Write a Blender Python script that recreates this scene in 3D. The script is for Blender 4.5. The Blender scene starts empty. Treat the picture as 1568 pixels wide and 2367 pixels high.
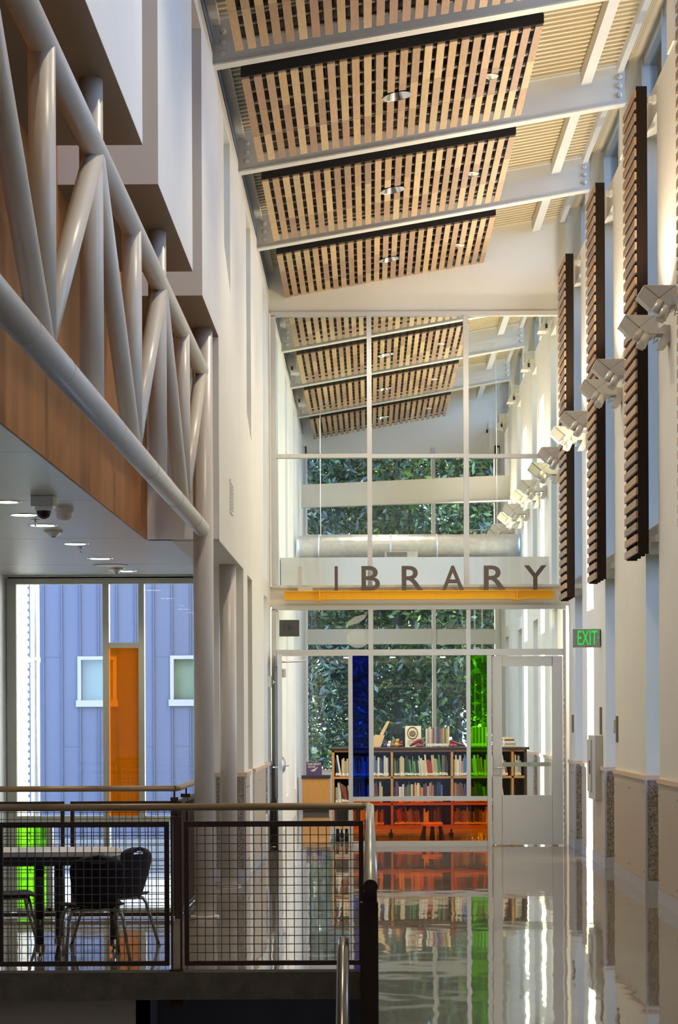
import bpy, math, random
from mathutils import Vector, Matrix

random.seed(7)
scene = bpy.context.scene
C = scene.collection
F = 5000.0            # focal length in pixels of the 1568 x 2367 frame
ROLL = 0.0045
E = 1.63              # eye height above the upper floor

# ------------------------------------------------------------------ camera
cd = bpy.data.cameras.new('camera')
cam = bpy.data.objects.new('camera', cd)
C.objects.link(cam)
cd.sensor_fit = 'HORIZONTAL'
cd.sensor_width = 36.0
cd.lens = F / 1568 * 36.0
cd.shift_x = -71.0 / 1568
cd.shift_y = 476.5 / 1568
cd.clip_start = 0.1
cd.clip_end = 400
cam.matrix_world = Matrix.Translation((0, 0, E)) @ Matrix.Rotation(math.pi / 2, 4, 'X') @ Matrix.Rotation(-ROLL, 4, 'Z')
scene.camera = cam

# ------------------------------------------------------------------ world, sun, exposure
w = bpy.data.worlds.new('sky')
scene.world = w
w.use_nodes = True
bg = w.node_tree.nodes['Background']
bg.inputs['Color'].default_value = (0.40, 0.57, 1.0, 1)
bg.inputs['Strength'].default_value = 8.0
sd = bpy.data.lights.new('sun', 'SUN')
sd.energy = 22.0
sd.angle = math.radians(0.6)
sd.color = (1.0, 0.90, 0.74)
sun = bpy.data.objects.new('sun', sd)
C.objects.link(sun)
sun.location = (-30, 40, 12)
sun.rotation_euler = Vector((3.8, -1.27, -0.46)).to_track_quat('-Z', 'Y').to_euler()
scene.view_settings.view_transform = 'Standard'
scene.view_settings.look = 'None'
scene.view_settings.gamma = 1.0
scene.view_settings.use_curve_mapping = False
scene.view_settings.exposure = 0.48
scene.cycles.use_denoising = True
scene.cycles.max_bounces = 12
scene.cycles.diffuse_bounces = 6
scene.cycles.glossy_bounces = 5
scene.cycles.transparent_max_bounces = 24
scene.cycles.sample_clamp_indirect = 8.0
scene.cycles.caustics_reflective = False
scene.cycles.caustics_refractive = False

def lamp(name, kind, loc, energy, color, target=None, size=0.1, angle=120, blend=0.6):
    l = bpy.data.lights.new(name, kind)
    l.energy = energy
    l.color = color
    if kind == 'SPOT':
        l.spot_size = math.radians(angle)
        l.spot_blend = blend
        l.shadow_soft_size = size
    elif kind == 'POINT':
        l.shadow_soft_size = size
    elif kind == 'AREA':
        l.shape = 'DISK'
        l.size = size
    o = bpy.data.objects.new(name, l)
    C.objects.link(o)
    o.location = loc
    if target is not None:
        d = Vector(target) - Vector(loc)
        o.rotation_euler = d.to_track_quat('-Z', 'Y').to_euler()
    return o

# ------------------------------------------------------------------ materials
M = {}
def mat(name, color, rough=0.5, metal=0.0, noise=0.0, nscale=20.0, bump=0.0, bscale=60.0, spec=0.5,
        emit=None, estr=0.0, stretch=None, attr=False, objcol=False, dark=None):
    m = bpy.data.materials.new(name)
    m.use_nodes = True
    nt = m.node_tree
    b = nt.nodes['Principled BSDF']
    b.inputs['Base Color'].default_value = (*color, 1)
    b.inputs['Roughness'].default_value = rough
    b.inputs['Metallic'].default_value = metal
    b.inputs['Specular IOR Level'].default_value = spec
    if emit:
        b.inputs['Emission Color'].default_value = (*emit, 1)
        b.inputs['Emission Strength'].default_value = estr
    tc = nt.nodes.new('ShaderNodeTexCoord')
    mp = nt.nodes.new('ShaderNodeMapping')
    nt.links.new(tc.outputs['Object'], mp.inputs['Vector'])
    if stretch:
        mp.inputs['Scale'].default_value = stretch
    src = None
    if attr:
        a = nt.nodes.new('ShaderNodeVertexColor')
        a.layer_name = 'Col'
        src = a.outputs['Color']
    if objcol:
        a = nt.nodes.new('ShaderNodeObjectInfo')
        src = a.outputs['Color']
    if noise > 0:
        n = nt.nodes.new('ShaderNodeTexNoise')
        n.inputs['Scale'].default_value = nscale
        n.inputs['Detail'].default_value = 4
        nt.links.new(mp.outputs['Vector'], n.inputs['Vector'])
        r = nt.nodes.new('ShaderNodeMapRange')
        r.inputs['From Min'].default_value = 0.3
        r.inputs['From Max'].default_value = 0.7
        r.inputs['To Min'].default_value = 1 - noise
        r.inputs['To Max'].default_value = 1 + noise * 0.4
        nt.links.new(n.outputs['Fac'], r.inputs['Value'])
        mx = nt.nodes.new('ShaderNodeMix')
        mx.data_type = 'RGBA'
        mx.blend_type = 'MULTIPLY'
        mx.inputs['Factor'].default_value = 1.0
        if src:
            nt.links.new(src, mx.inputs[6])
        else:
            mx.inputs[6].default_value = (*color, 1)
        nt.links.new(r.outputs['Result'], mx.inputs[7])
        nt.links.new(mx.outputs[2], b.inputs['Base Color'])
    elif src:
        nt.links.new(src, b.inputs['Base Color'])
    if bump > 0:
        n2 = nt.nodes.new('ShaderNodeTexNoise')
        n2.inputs['Scale'].default_value = bscale
        nt.links.new(mp.outputs['Vector'], n2.inputs['Vector'])
        bp = nt.nodes.new('ShaderNodeBump')
        bp.inputs['Strength'].default_value = bump
        bp.inputs['Distance'].default_value = 0.01
        nt.links.new(n2.outputs['Fac'], bp.inputs['Height'])
        nt.links.new(bp.outputs['Normal'], b.inputs['Normal'])
    M[name] = m
    return m

mat('wall', (0.80, 0.765, 0.665), 0.6, noise=0.03, nscale=1.5, bump=0.04, bscale=220)
mat('wall_white', (0.80, 0.79, 0.76), 0.6, noise=0.03, nscale=2)
mat('soffit', (0.66, 0.62, 0.55), 0.6, noise=0.03, nscale=2)
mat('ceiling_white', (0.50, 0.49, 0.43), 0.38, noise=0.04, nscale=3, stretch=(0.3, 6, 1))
mat('soffit_shade', (0.25, 0.18, 0.12), 0.6, noise=0.03, nscale=2)  # underside shade put into the colour of the soffit sheets
mat('wood_panel', (0.36, 0.14, 0.038), 0.6, spec=0.2, noise=0.22, nscale=2.2, stretch=(1, 1.6, 0.12))
mat('steel_paint', (0.62, 0.565, 0.49), 0.34, noise=0.02, nscale=4)
mat('beam_paint', (0.70, 0.68, 0.63), 0.4, noise=0.03, nscale=3)
mat('alu', (0.66, 0.65, 0.62), 0.42, metal=0.25, noise=0.03, nscale=8)
mat('alu_bright', (0.62, 0.62, 0.60), 0.4, metal=0.1)
mat('louvre_sky', (0.26, 0.34, 0.50), 0.35, metal=0.4)  # blue daylight of the clerestory strip put into the metal colour
mat('frame_green', (0.58, 0.59, 0.50), 0.45, noise=0.03)
mat('slat_wood', (0.7, 0.45, 0.25), 0.42, noise=0.16, nscale=9, stretch=(9, 0.7, 9), attr=True)
mat('screen_wood', (0.4, 0.2, 0.1), 0.5, noise=0.22, nscale=8, stretch=(8, 1.2, 8), attr=True)
mat('dark_stain', (0.018, 0.010, 0.006), 0.75, spec=0.2, noise=0.3, nscale=6, stretch=(8, 8, 1))
mat('black_liner', (0.012, 0.009, 0.008), 0.9)
mat('rail_grey', (0.22, 0.20, 0.18), 0.6, metal=0.3, noise=0.5, nscale=45)
mat('wainscot', (0.50, 0.42, 0.33), 0.42, noise=0.06, nscale=60)
mat('stone', (0.33, 0.28, 0.22), 0.7, noise=0.75, nscale=55)
mat('cap_wood', (0.72, 0.52, 0.36), 0.45, noise=0.12, nscale=8, stretch=(2, 1, 6))
mat('base_metal', (0.50, 0.52, 0.58), 0.38, metal=0.3, noise=0.04)
mat('screw', (0.10, 0.08, 0.07), 0.4, metal=0.6)
mat('yellow', (0.93, 0.53, 0.016), 0.42, noise=0.03)
mat('letter', (0.13, 0.095, 0.075), 0.45, metal=0.2)
mat('letter_lit', (0.60, 0.56, 0.48), 0.4, metal=0.2)  # letter colour with the light on the L painted in
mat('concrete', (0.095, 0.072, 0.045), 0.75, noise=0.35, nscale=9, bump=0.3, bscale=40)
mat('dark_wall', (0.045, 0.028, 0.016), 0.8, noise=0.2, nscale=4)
mat('beige_low', (0.55, 0.44, 0.30), 0.7, noise=0.05)
mat('rail_brown', (0.035, 0.018, 0.013), 0.6, noise=0.1, spec=0.25)
mat('rail_wire', (0.10, 0.075, 0.055), 0.4, metal=0.5)
mat('handrail', (0.30, 0.195, 0.09), 0.38, metal=0.2, noise=0.08, nscale=5)
mat('handrail_pale', (0.50, 0.50, 0.42), 0.3, metal=0.45, noise=0.08)
mat('steel_tube', (0.30, 0.27, 0.23), 0.25, metal=0.9)
mat('chrome', (0.75, 0.75, 0.75), 0.15, metal=1.0)
mat('galv', (0.66, 0.65, 0.64), 0.42, metal=0.85, noise=0.12, nscale=14)
mat('chair_shell', (0.006, 0.006, 0.010), 0.55, spec=0.2)
mat('table_top', (0.55, 0.50, 0.44), 0.4, noise=0.04)
mat('black', (0.012, 0.011, 0.011), 0.4)
mat('dome_red', (0.03, 0.008, 0.01), 0.1)
mat('fixture', (0.66, 0.62, 0.55), 0.36, metal=0.35)
mat('plate_brown', (0.25, 0.20, 0.18), 0.4, metal=0.5)
mat('plastic_grey', (0.50, 0.50, 0.46), 0.45)
mat('plastic_white', (0.80, 0.79, 0.74), 0.4)
mat('siding_frame', (0.22, 0.22, 0.22), 0.5)
mat('blue_siding', (0.062, 0.072, 0.115), 0.5, metal=0.1, noise=0.05, nscale=1.5)
mat('white_siding', (0.5, 0.5, 0.48), 0.5, noise=0.05)
mat('plinth', (0.16, 0.16, 0.16), 0.8, noise=0.3, nscale=50)
mat('ground', (0.20, 0.20, 0.19), 0.85, noise=0.25, nscale=30)
mat('grass', (0.05, 0.10, 0.03), 0.9, noise=0.4, nscale=4)
mat('shelf_wood', (0.50, 0.26, 0.09), 0.42, noise=0.12, nscale=5, stretch=(1, 1, 8))
mat('shelf_dark', (0.045, 0.020, 0.010), 0.6)
mat('counter', (0.035, 0.025, 0.030), 0.3)
mat('cabinet_orange', (0.62, 0.30, 0.07), 0.45, noise=0.08)
mat('book_cover', (0.5, 0.5, 0.5), 0.45, objcol=True, noise=0.06, nscale=30)
mat('book_pages', (0.78, 0.74, 0.64), 0.7)
mat('book_tag', (0.85, 0.85, 0.80), 0.5)
mat('purple', (0.09, 0.05, 0.17), 0.4)
mat('cream_ink', (0.75, 0.68, 0.50), 0.5)
mat('red_shoe', (0.22, 0.015, 0.02), 0.3)
mat('cardboard', (0.66, 0.46, 0.26), 0.7)
mat('sepia', (0.22, 0.15, 0.08), 0.7)
mat('bark', (0.10, 0.08, 0.06), 0.9, noise=0.4, nscale=12, stretch=(4, 4, 0.6))
mat('shade_gap', (0.25, 0.30, 0.25), 0.4)
mat('lamp_face', (1, 0.95, 0.85), 0.4, emit=(1.0, 0.93, 0.80), estr=5.0)
mat('exit_green', (0.02, 0.5, 0.05), 0.4, emit=(0.02, 0.75, 0.05), estr=0.5)
mat('exit_face', (0.42, 0.42, 0.44), 0.35, metal=0.5)

def glass(name, color, gloss=1.0, rough=0.0):
    m = bpy.data.materials.new(name)
    m.use_nodes = True
    nt = m.node_tree
    nt.nodes.clear()
    out = nt.nodes.new('ShaderNodeOutputMaterial')
    tr = nt.nodes.new('ShaderNodeBsdfTransparent')
    tr.inputs['Color'].default_value = (*color, 1)
    gl = nt.nodes.new('ShaderNodeBsdfGlossy')
    gl.inputs['Roughness'].default_value = rough
    fr = nt.nodes.new('ShaderNodeFresnel')
    fr.inputs['IOR'].default_value = 1.45
    ml = nt.nodes.new('ShaderNodeMath')
    ml.operation = 'MULTIPLY'
    ml.inputs[1].default_value = gloss
    nt.links.new(fr.outputs['Fac'], ml.inputs[0])
    mx = nt.nodes.new('ShaderNodeMixShader')
    nt.links.new(ml.outputs['Value'], mx.inputs['Fac'])
    nt.links.new(tr.outputs['BSDF'], mx.inputs[1])
    nt.links.new(gl.outputs['BSDF'], mx.inputs[2])
    nt.links.new(mx.outputs['Shader'], out.inputs['Surface'])
    M[name] = m
glass('glass', (0.93, 0.96, 0.94))
glass('glass_blue', (0.03, 0.15, 0.80))
glass('glass_green', (0.36, 0.85, 0.06))
glass('glass_green_pale', (0.45, 0.95, 0.08))
glass('glass_orange', (1.0, 0.45, 0.03))
glass('glass_amber', (0.85, 0.40, 0.02))
def milky(name, color, fac):
    nt = M[name].node_tree
    out = nt.nodes['Material Output']; old = out.inputs['Surface'].links[0].from_socket
    df = nt.nodes.new('ShaderNodeBsdfTranslucent'); df.inputs['Color'].default_value = (*color, 1)
    mx = nt.nodes.new('ShaderNodeMixShader'); mx.inputs['Fac'].default_value = fac
    nt.links.new(old, mx.inputs[1]); nt.links.new(df.outputs['BSDF'], mx.inputs[2]); nt.links.new(mx.outputs['Shader'], out.inputs['Surface'])
milky('glass_amber', (0.9, 0.36, 0.01), 0.06)
def reflection():
    m = bpy.data.materials.new('reflection'); m.use_nodes = True
    m.node_tree.nodes['Principled BSDF'].inputs['Base Color'].default_value = (0.8, 0.8, 0.76, 1)
    m.node_tree.nodes['Principled BSDF'].inputs['Alpha'].default_value = 0.32  # pale half-clear layer for a painted reflection
    M['reflection'] = m
reflection()

# polished concrete floor: mirror-like sheen with long faint ripples
def floor_material():
    m = bpy.data.materials.new('polished_floor')
    m.use_nodes = True
    nt = m.node_tree
    b = nt.nodes['Principled BSDF']
    b.inputs['Roughness'].default_value = 0.035
    b.inputs['Specular IOR Level'].default_value = 0.85
    tc = nt.nodes.new('ShaderNodeTexCoord')
    n = nt.nodes.new('ShaderNodeTexNoise'); n.inputs['Scale'].default_value = 0.8; n.inputs['Detail'].default_value = 6
    nt.links.new(tc.outputs['Object'], n.inputs['Vector'])
    cr = nt.nodes.new('ShaderNodeValToRGB')
    cr.color_ramp.elements[0].color = (0.15, 0.13, 0.10, 1); cr.color_ramp.elements[0].position = 0.3
    cr.color_ramp.elements[1].color = (0.23, 0.20, 0.165, 1); cr.color_ramp.elements[1].position = 0.7
    nt.links.new(n.outputs['Fac'], cr.inputs['Fac'])
    nt.links.new(cr.outputs['Color'], b.inputs['Base Color'])
    mp = nt.nodes.new('ShaderNodeMapping'); mp.inputs['Scale'].default_value = (1.3, 1.0, 1)
    nt.links.new(tc.outputs['Object'], mp.inputs['Vector'])
    n2 = nt.nodes.new('ShaderNodeTexNoise'); n2.inputs['Scale'].default_value = 2.2; n2.inputs['Detail'].default_value = 1.0
    nt.links.new(mp.outputs['Vector'], n2.inputs['Vector'])
    bp = nt.nodes.new('ShaderNodeBump'); bp.inputs['Strength'].default_value = 0.16; bp.inputs['Distance'].default_value = 0.012
    nt.links.new(n2.outputs['Fac'], bp.inputs['Height'])
    nt.links.new(bp.outputs['Normal'], b.inputs['Normal'])
    M['polished_floor'] = m
floor_material()

# perforated roof deck: cream sheet with small dark holes
def deck_material():
    m = bpy.data.materials.new('deck')
    m.use_nodes = True
    nt = m.node_tree
    b = nt.nodes['Principled BSDF']
    b.inputs['Roughness'].default_value = 0.5
    tc = nt.nodes.new('ShaderNodeTexCoord')
    v = nt.nodes.new('ShaderNodeTexVoronoi'); v.inputs['Scale'].default_value = 48.0; v.inputs['Randomness'].default_value = 0.0
    nt.links.new(tc.outputs['Object'], v.inputs['Vector'])
    cr = nt.nodes.new('ShaderNodeValToRGB')
    cr.color_ramp.elements[0].color = (0.25, 0.20, 0.13, 1); cr.color_ramp.elements[0].position = 0.22
    cr.color_ramp.elements[1].color = (0.66, 0.56, 0.37, 1); cr.color_ramp.elements[1].position = 0.34
    nt.links.new(v.outputs['Distance'], cr.inputs['Fac'])
    nt.links.new(cr.outputs['Color'], b.inputs['Base Color'])
    M['deck'] = m
deck_material()
mat('deck_rib', (0.70, 0.62, 0.45), 0.45)

def leaf_material(name, c1, c2):
    m = bpy.data.materials.new(name)
    m.use_nodes = True
    nt = m.node_tree
    nt.nodes.clear()
    out = nt.nodes.new('ShaderNodeOutputMaterial')
    a = nt.nodes.new('ShaderNodeVertexColor'); a.layer_name = 'Col'
    cr = nt.nodes.new('ShaderNodeMix'); cr.data_type = 'RGBA'
    cr.inputs[6].default_value = (*c1, 1); cr.inputs[7].default_value = (*c2, 1)
    nt.links.new(a.outputs['Color'], cr.inputs[0])
    d = nt.nodes.new('ShaderNodeBsdfDiffuse'); t = nt.nodes.new('ShaderNodeBsdfTranslucent')
    g = nt.nodes.new('ShaderNodeBsdfGlossy'); g.inputs['Roughness'].default_value = 0.35
    nt.links.new(cr.outputs[2], d.inputs['Color']); nt.links.new(cr.outputs[2], t.inputs['Color'])
    mx = nt.nodes.new('ShaderNodeMixShader'); mx.inputs['Fac'].default_value = 0.45
    nt.links.new(d.outputs['BSDF'], mx.inputs[1]); nt.links.new(t.outputs['BSDF'], mx.inputs[2])
    m2 = nt.nodes.new('ShaderNodeMixShader'); m2.inputs['Fac'].default_value = 0.06
    nt.links.new(mx.outputs['Shader'], m2.inputs[1]); nt.links.new(g.outputs['BSDF'], m2.inputs[2])
    nt.links.new(m2.outputs['Shader'], out.inputs['Surface'])
    M[name] = m
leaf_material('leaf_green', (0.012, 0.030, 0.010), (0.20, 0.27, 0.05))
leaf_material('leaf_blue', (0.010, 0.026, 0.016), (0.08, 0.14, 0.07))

# ------------------------------------------------------------------ mesh helpers
ORG = {}
class MB:
    def __init__(s):
        s.v = []; s.f = []; s.c = []; s.m = []; s.s = []
        s.col = (1, 1, 1); s.mi = 0
    def add(s, verts, faces, smooth=False):
        n = len(s.v)
        s.v += [tuple(p) for p in verts]
        for i, f in enumerate(faces):
            s.f.append([n + j for j in f])
            s.c.append(s.col); s.m.append(s.mi)
            s.s.append(smooth if isinstance(smooth, bool) else smooth[i])
        return s
    def hexa(s, p):
        return s.add(p, [(0, 3, 2, 1), (4, 5, 6, 7), (0, 1, 5, 4), (1, 2, 6, 5), (2, 3, 7, 6), (3, 0, 4, 7)])
    def box(s, x0, x1, y0, y1, z0, z1):
        return s.hexa([(x0, y0, z0), (x1, y0, z0), (x1, y1, z0), (x0, y1, z0), (x0, y0, z1), (x1, y0, z1), (x1, y1, z1), (x0, y1, z1)])
    def prism(s, poly, axis, t0, t1):
        def P(a, b, t):
            return {'y': (a, t, b), 'x': (t, a, b), 'z': (a, b, t)}[axis]
        n = len(poly)
        vs = [P(a, b, t0) for a, b in poly] + [P(a, b, t1) for a, b in poly]
        fs = [tuple(range(n)), tuple(range(2 * n - 1, n - 1, -1))]
        for i in range(n):
            j = (i + 1) % n
            fs.append((i, i + n, j + n, j))
        return s.add(vs, fs)
    def tube(s, pts, r, n=14, caps=True):
        pts = [Vector(p) for p in pts]
        rs = r if isinstance(r, (list, tuple)) else [r] * len(pts)
        t0 = (pts[1] - pts[0]).normalized()
        up = Vector((0, 0, 1)) if abs(t0.z) < 0.9 else Vector((1, 0, 0))
        a = t0.cross(up).normalized()
        vs = []
        for i, p in enumerate(pts):
            if i == 0: t = t0
            elif i == len(pts) - 1: t = (pts[i] - pts[i - 1]).normalized()
            else:
                t = ((pts[i + 1] - p).normalized() + (p - pts[i - 1]).normalized()).normalized()
            a = (a - t * a.dot(t)).normalized()
            b = t.cross(a)
            for k in range(n):
                q = 2 * math.pi * k / n
                vs.append(p + (a * math.cos(q) + b * math.sin(q)) * rs[i])
        fs = []; sm = []
        for i in range(len(pts) - 1):
            for k in range(n):
                fs.append((i * n + k, i * n + (k + 1) % n, (i + 1) * n + (k + 1) % n, (i + 1) * n + k)); sm.append(True)
        if caps:
            fs.append(tuple(range(n - 1, -1, -1))); sm.append(False)
            m = (len(pts) - 1) * n
            fs.append(tuple(range(m, m + n))); sm.append(False)
        return s.add(vs, fs, sm)
    def cyl(s, p0, p1, r, n=16): return s.tube([p0, p1], r, n)
    def lathe(s, cx, cy, prof, n=24):
        vs = []
        for r, z in prof:
            for k in range(n):
                q = 2 * math.pi * k / n
                vs.append((cx + r * math.cos(q), cy + r * math.sin(q), z))
        fs = []
        for i in range(len(prof) - 1):
            for k in range(n):
                fs.append((i * n + k, i * n + (k + 1) % n, (i + 1) * n + (k + 1) % n, (i + 1) * n + k))
        sm = [True] * len(fs)
        fs.append(tuple(range(n))); sm.append(False)
        m = (len(prof) - 1) * n
        fs.append(tuple(range(m, m + n))); sm.append(False)
        return s.add(vs, fs, sm)
    def build(s, name, mats, parent=None, origin=None, bevel=0.0):
        me = bpy.data.meshes.new(name)
        if parent is not None: o = Vector(ORG[parent.name])
        elif origin is not None: o = Vector(origin)
        else:
            xs = [p[0] for p in s.v]; ys = [p[1] for p in s.v]; zs = [p[2] for p in s.v]
            o = Vector(((min(xs) + max(xs)) / 2, (min(ys) + max(ys)) / 2, min(zs)))
        me.from_pydata([(p[0] - o.x, p[1] - o.y, p[2] - o.z) for p in s.v], [], s.f)
        if not isinstance(mats, (list, tuple)): mats = [mats]
        for m in mats: me.materials.append(M[m])
        me.polygons.foreach_set('material_index', s.m)
        me.polygons.foreach_set('use_smooth', s.s)
        if any(c != (1, 1, 1) for c in s.c):
            ca = me.color_attributes.new('Col', 'FLOAT_COLOR', 'CORNER')
            buf = []
            for f, c in zip(s.f, s.c): buf += [c[0], c[1], c[2], 1.0] * len(f)
            ca.data.foreach_set('color', buf)
        me.update()
        ob = bpy.data.objects.new(name, me)
        C.objects.link(ob)
        if parent is not None:
            ob.parent = parent
            ORG[ob.name] = tuple(o)
        else:
            ob.location = o
            ORG[ob.name] = tuple(o)
        if bevel > 0:
            b = ob.modifiers.new('edge', 'BEVEL'); b.width = bevel; b.segments = 2; b.limit_method = 'ANGLE'
        return ob

def tag(o, label, cat, group=None):
    o['label'] = label; o['category'] = cat
    if group: o['group'] = group
    return o
def struct(o):
    o['kind'] = 'structure'
    return o
def thing(name, label, cat, loc=(0, 0, 0), group=None):
    o = bpy.data.objects.new(name, None)
    C.objects.link(o)
    o.location = loc
    o.empty_display_size = 0.1
    ORG[o.name] = tuple(loc)
    return tag(o, label, cat, group)
def structure_root(name, loc):
    o = bpy.data.objects.new(name, None)
    C.objects.link(o); o.location = loc; ORG[o.name] = tuple(loc)
    return struct(o)
def copy_tree(o, parent=None):
    c = o.copy(); C.objects.link(c)
    if parent is not None: c.parent = parent
    for ch in o.children: copy_tree(ch, c)
    return c
def dup(root, loc, label, rotz=None, group=None):
    r = copy_tree(root)
    r.location = loc
    if rotz is not None: r.rotation_euler[2] = rotz
    r['label'] = label
    if group: r['group'] = group
    ORG[r.name] = tuple(loc)
    return r
def at(x, y, D):
    dx, dy = x - 855.0, y - 1660.0
    u = dx - ROLL * dy; v = dy + ROLL * dx
    return Vector((u * D / F, D, E - v * D / F))
def letter(body, name, m, parent, x0, x1, y0, y1, z0, z1, bold=0.0, flip=False):
    """one piece of lettering fitted to a box, standing in the XZ plane and facing -Y"""
    cu = bpy.data.curves.new(name, 'FONT')
    cu.body = body; cu.extrude = 0.5; cu.offset = bold; cu.resolution_u = 4
    tmp = bpy.data.objects.new(name + '_tmp', cu); C.objects.link(tmp)
    dg = bpy.context.evaluated_depsgraph_get(); dg.update()
    me = bpy.data.meshes.new_from_object(tmp.evaluated_get(dg))
    bpy.data.objects.remove(tmp)
    xs = [v.co.x for v in me.vertices]; ys = [v.co.y for v in me.vertices]; zs = [v.co.z for v in me.vertices]
    a0, a1, b0, b1, c0, c1 = min(xs), max(xs), min(ys), max(ys), min(zs), max(zs)
    o = Vector(ORG[parent.name])
    for v in me.vertices:
        fx = (v.co.x - a0) / (a1 - a0); fy = (v.co.y - b0) / (b1 - b0); fz = (v.co.z - c0) / (c1 - c0)
        v.co = Vector((x0 + fx * (x1 - x0), y1 + fz * (y0 - y1), z0 + fy * (z1 - z0))) - o
    me.materials.clear(); me.materials.append(M[m])
    ob = bpy.data.objects.new(name, me); C.objects.link(ob); ob.parent = parent
    ORG[ob.name] = tuple(o)
    return ob

# ------------------------------------------------------------------ constants of the building
XR = 2.545           # face of the right wall
XL = -1.26           # face of the left wall
DS = 27.5            # library storefront
DE = 41.9            # library end wall
BEAMS = [14.28, 17.73, 21.18, 24.63]
LBEAMS = [28.08, 31.53, 34.98, 38.43]
NICHES = [18.98 + 3.42 * k for k in range(-5, 7)]
def zb(x): return E + 5.33 + 0.174 * (x + 1.27)       # underside of the roof beams
def zd(x): return zb(x) + 0.40                        # underside of the deck

# ------------------------------------------------------------------ floor and lower levels
m = MB()
m.box(-0.02, 3.0, 0.6, 14.06, -0.17, 0)
m.box(-4.0, 3.0, 14.06, 17.72, -0.17, 0)
m.box(-1.58, 3.0, 17.72, 22.8, -0.17, 0)
m.box(-1.66, 3.0, 22.8, DE, -0.17, 0)
struct(m.build('floor', 'polished_floor'))
m = MB()
m.box(-4.0, -0.02, 14.02, 14.055, -0.19, -0.012)
struct(m.build('trim_1', 'concrete'))
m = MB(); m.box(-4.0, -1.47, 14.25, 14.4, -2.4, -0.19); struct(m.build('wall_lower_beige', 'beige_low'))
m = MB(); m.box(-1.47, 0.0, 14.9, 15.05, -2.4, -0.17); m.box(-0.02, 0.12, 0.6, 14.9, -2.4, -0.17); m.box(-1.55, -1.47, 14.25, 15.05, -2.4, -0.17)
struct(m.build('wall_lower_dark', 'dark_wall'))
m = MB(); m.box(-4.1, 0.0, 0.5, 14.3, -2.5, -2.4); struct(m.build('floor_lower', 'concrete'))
m = MB(); m.box(-4.0, -1.5, 17.6, 22.9, -1.75, -1.65); struct(m.build('floor_stairwell', 'concrete'))
m = MB(); m.box(-4.0, -1.58, 17.5, 17.7, -1.7, -0.17); m.box(-1.58, -1.45, 17.5, 22.8, -1.7, -0.17)
m.box(-4.0, -1.5, 22.72, 22.84, -1.7, -0.45)
struct(m.build('wall_stairwell', 'wall_white'))

# ------------------------------------------------------------------ right wall with its window niches
m = MB()
prev = 0.6
for s0 in NICHES:
    m.box(XR, 2.95, prev, s0, 0, 7.21)
    prev = s0 + 0.90
    m.box(XR, 2.86, s0, prev, 3.12, 3.33)
    m.box(XR, 2.95, s0, prev, 6.94, 7.21)
    m.box(2.83, 2.95, s0, prev, 0.0, 1.05)
m.box(XR, 2.95, prev, DE, 0, 7.21)
m.box(2.60, 2.82, 0.6, 8.6, 0, 8.12)  # unseen filler added to keep blue sky light off the near truss
# piers of the clerestory band and the header over it
for b in [7.38, 10.83] + BEAMS + LBEAMS:
    if b > 28: m.box(2.53, 2.80, b + 0.12, b + 0.5, 7.21, 8.12)
    elif b > 24.7: pass
    else: m.box(2.53, 2.80, b + 0.12, b + 0.5, 7.21, 8.12)
m.box(2.53, 2.80, 27.40, 27.62, 7.21, 8.12)
m.box(2.50, 3.1, 0.6, DE, 8.12, 8.3)
struct(m.build('wall_right', 'wall'))
# wainscot, cap and base on every pier of the right wall
wn = MB(); cp = MB(); bs = MB(); st = MB(); sc = MB()
def pier_trim(side, ys, ye, near_face=True):
    """side: +1 right wall, -1 left wall"""
    X = XR if side > 0 else XL
    def bx(mb, a, b, *r):
        lo, hi = sorted((X - side * a, X - side * b)); mb.box(lo, hi, *r)
    bx(wn, 0.0, 0.016, ys + 0.012, ye, 0.125, 1.05)
    bx(cp, -0.30, 0.032, ys - 0.018, ye, 1.05, 1.092)
    bx(bs, 0.0, 0.020, ys, ye, 0.0, 0.122)
    if near_face:
        bx(st, -0.28, -0.004, ys - 0.014, ys, 0.125, 1.05)
        bx(bs, -0.28, 0.020, ys - 0.020, ys, 0.0, 0.122)
        bx(bs, -0.003, 0.018, ys - 0.017, ys + 0.012, 0.122, 1.05)
    for zz in (0.20, 0.94):
        for yy in (ys + 0.12, (ys + ye) / 2 - 0.07, (ys + ye) / 2 + 0.07, ye - 0.08):
            sc.cyl((X - side * 0.010, yy, zz), (X - side * 0.019, yy, zz), 0.009, 8)
for i, s0 in enumerate(NICHES):
    ys = s0 + 0.90
    ye = NICHES[i + 1] if i + 1 < len(NICHES) else DE
    if ys > 8: pier_trim(1, ys, min(ye, DS - 0.02) if ys < DS else ye)
pier_trim(-1, 21.67, 22.40); pier_trim(-1, 23.25, 25.82); pier_trim(-1, 26.72, DS - 0.02)
struct(wn.build('trim_2', 'wainscot')); struct(cp.build('trim_3', 'cap_wood')); struct(bs.build('baseboard_right', 'base_metal'))
struct(st.build('trim_4', 'stone')); struct(sc.build('trim_5', 'screw'))

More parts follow.
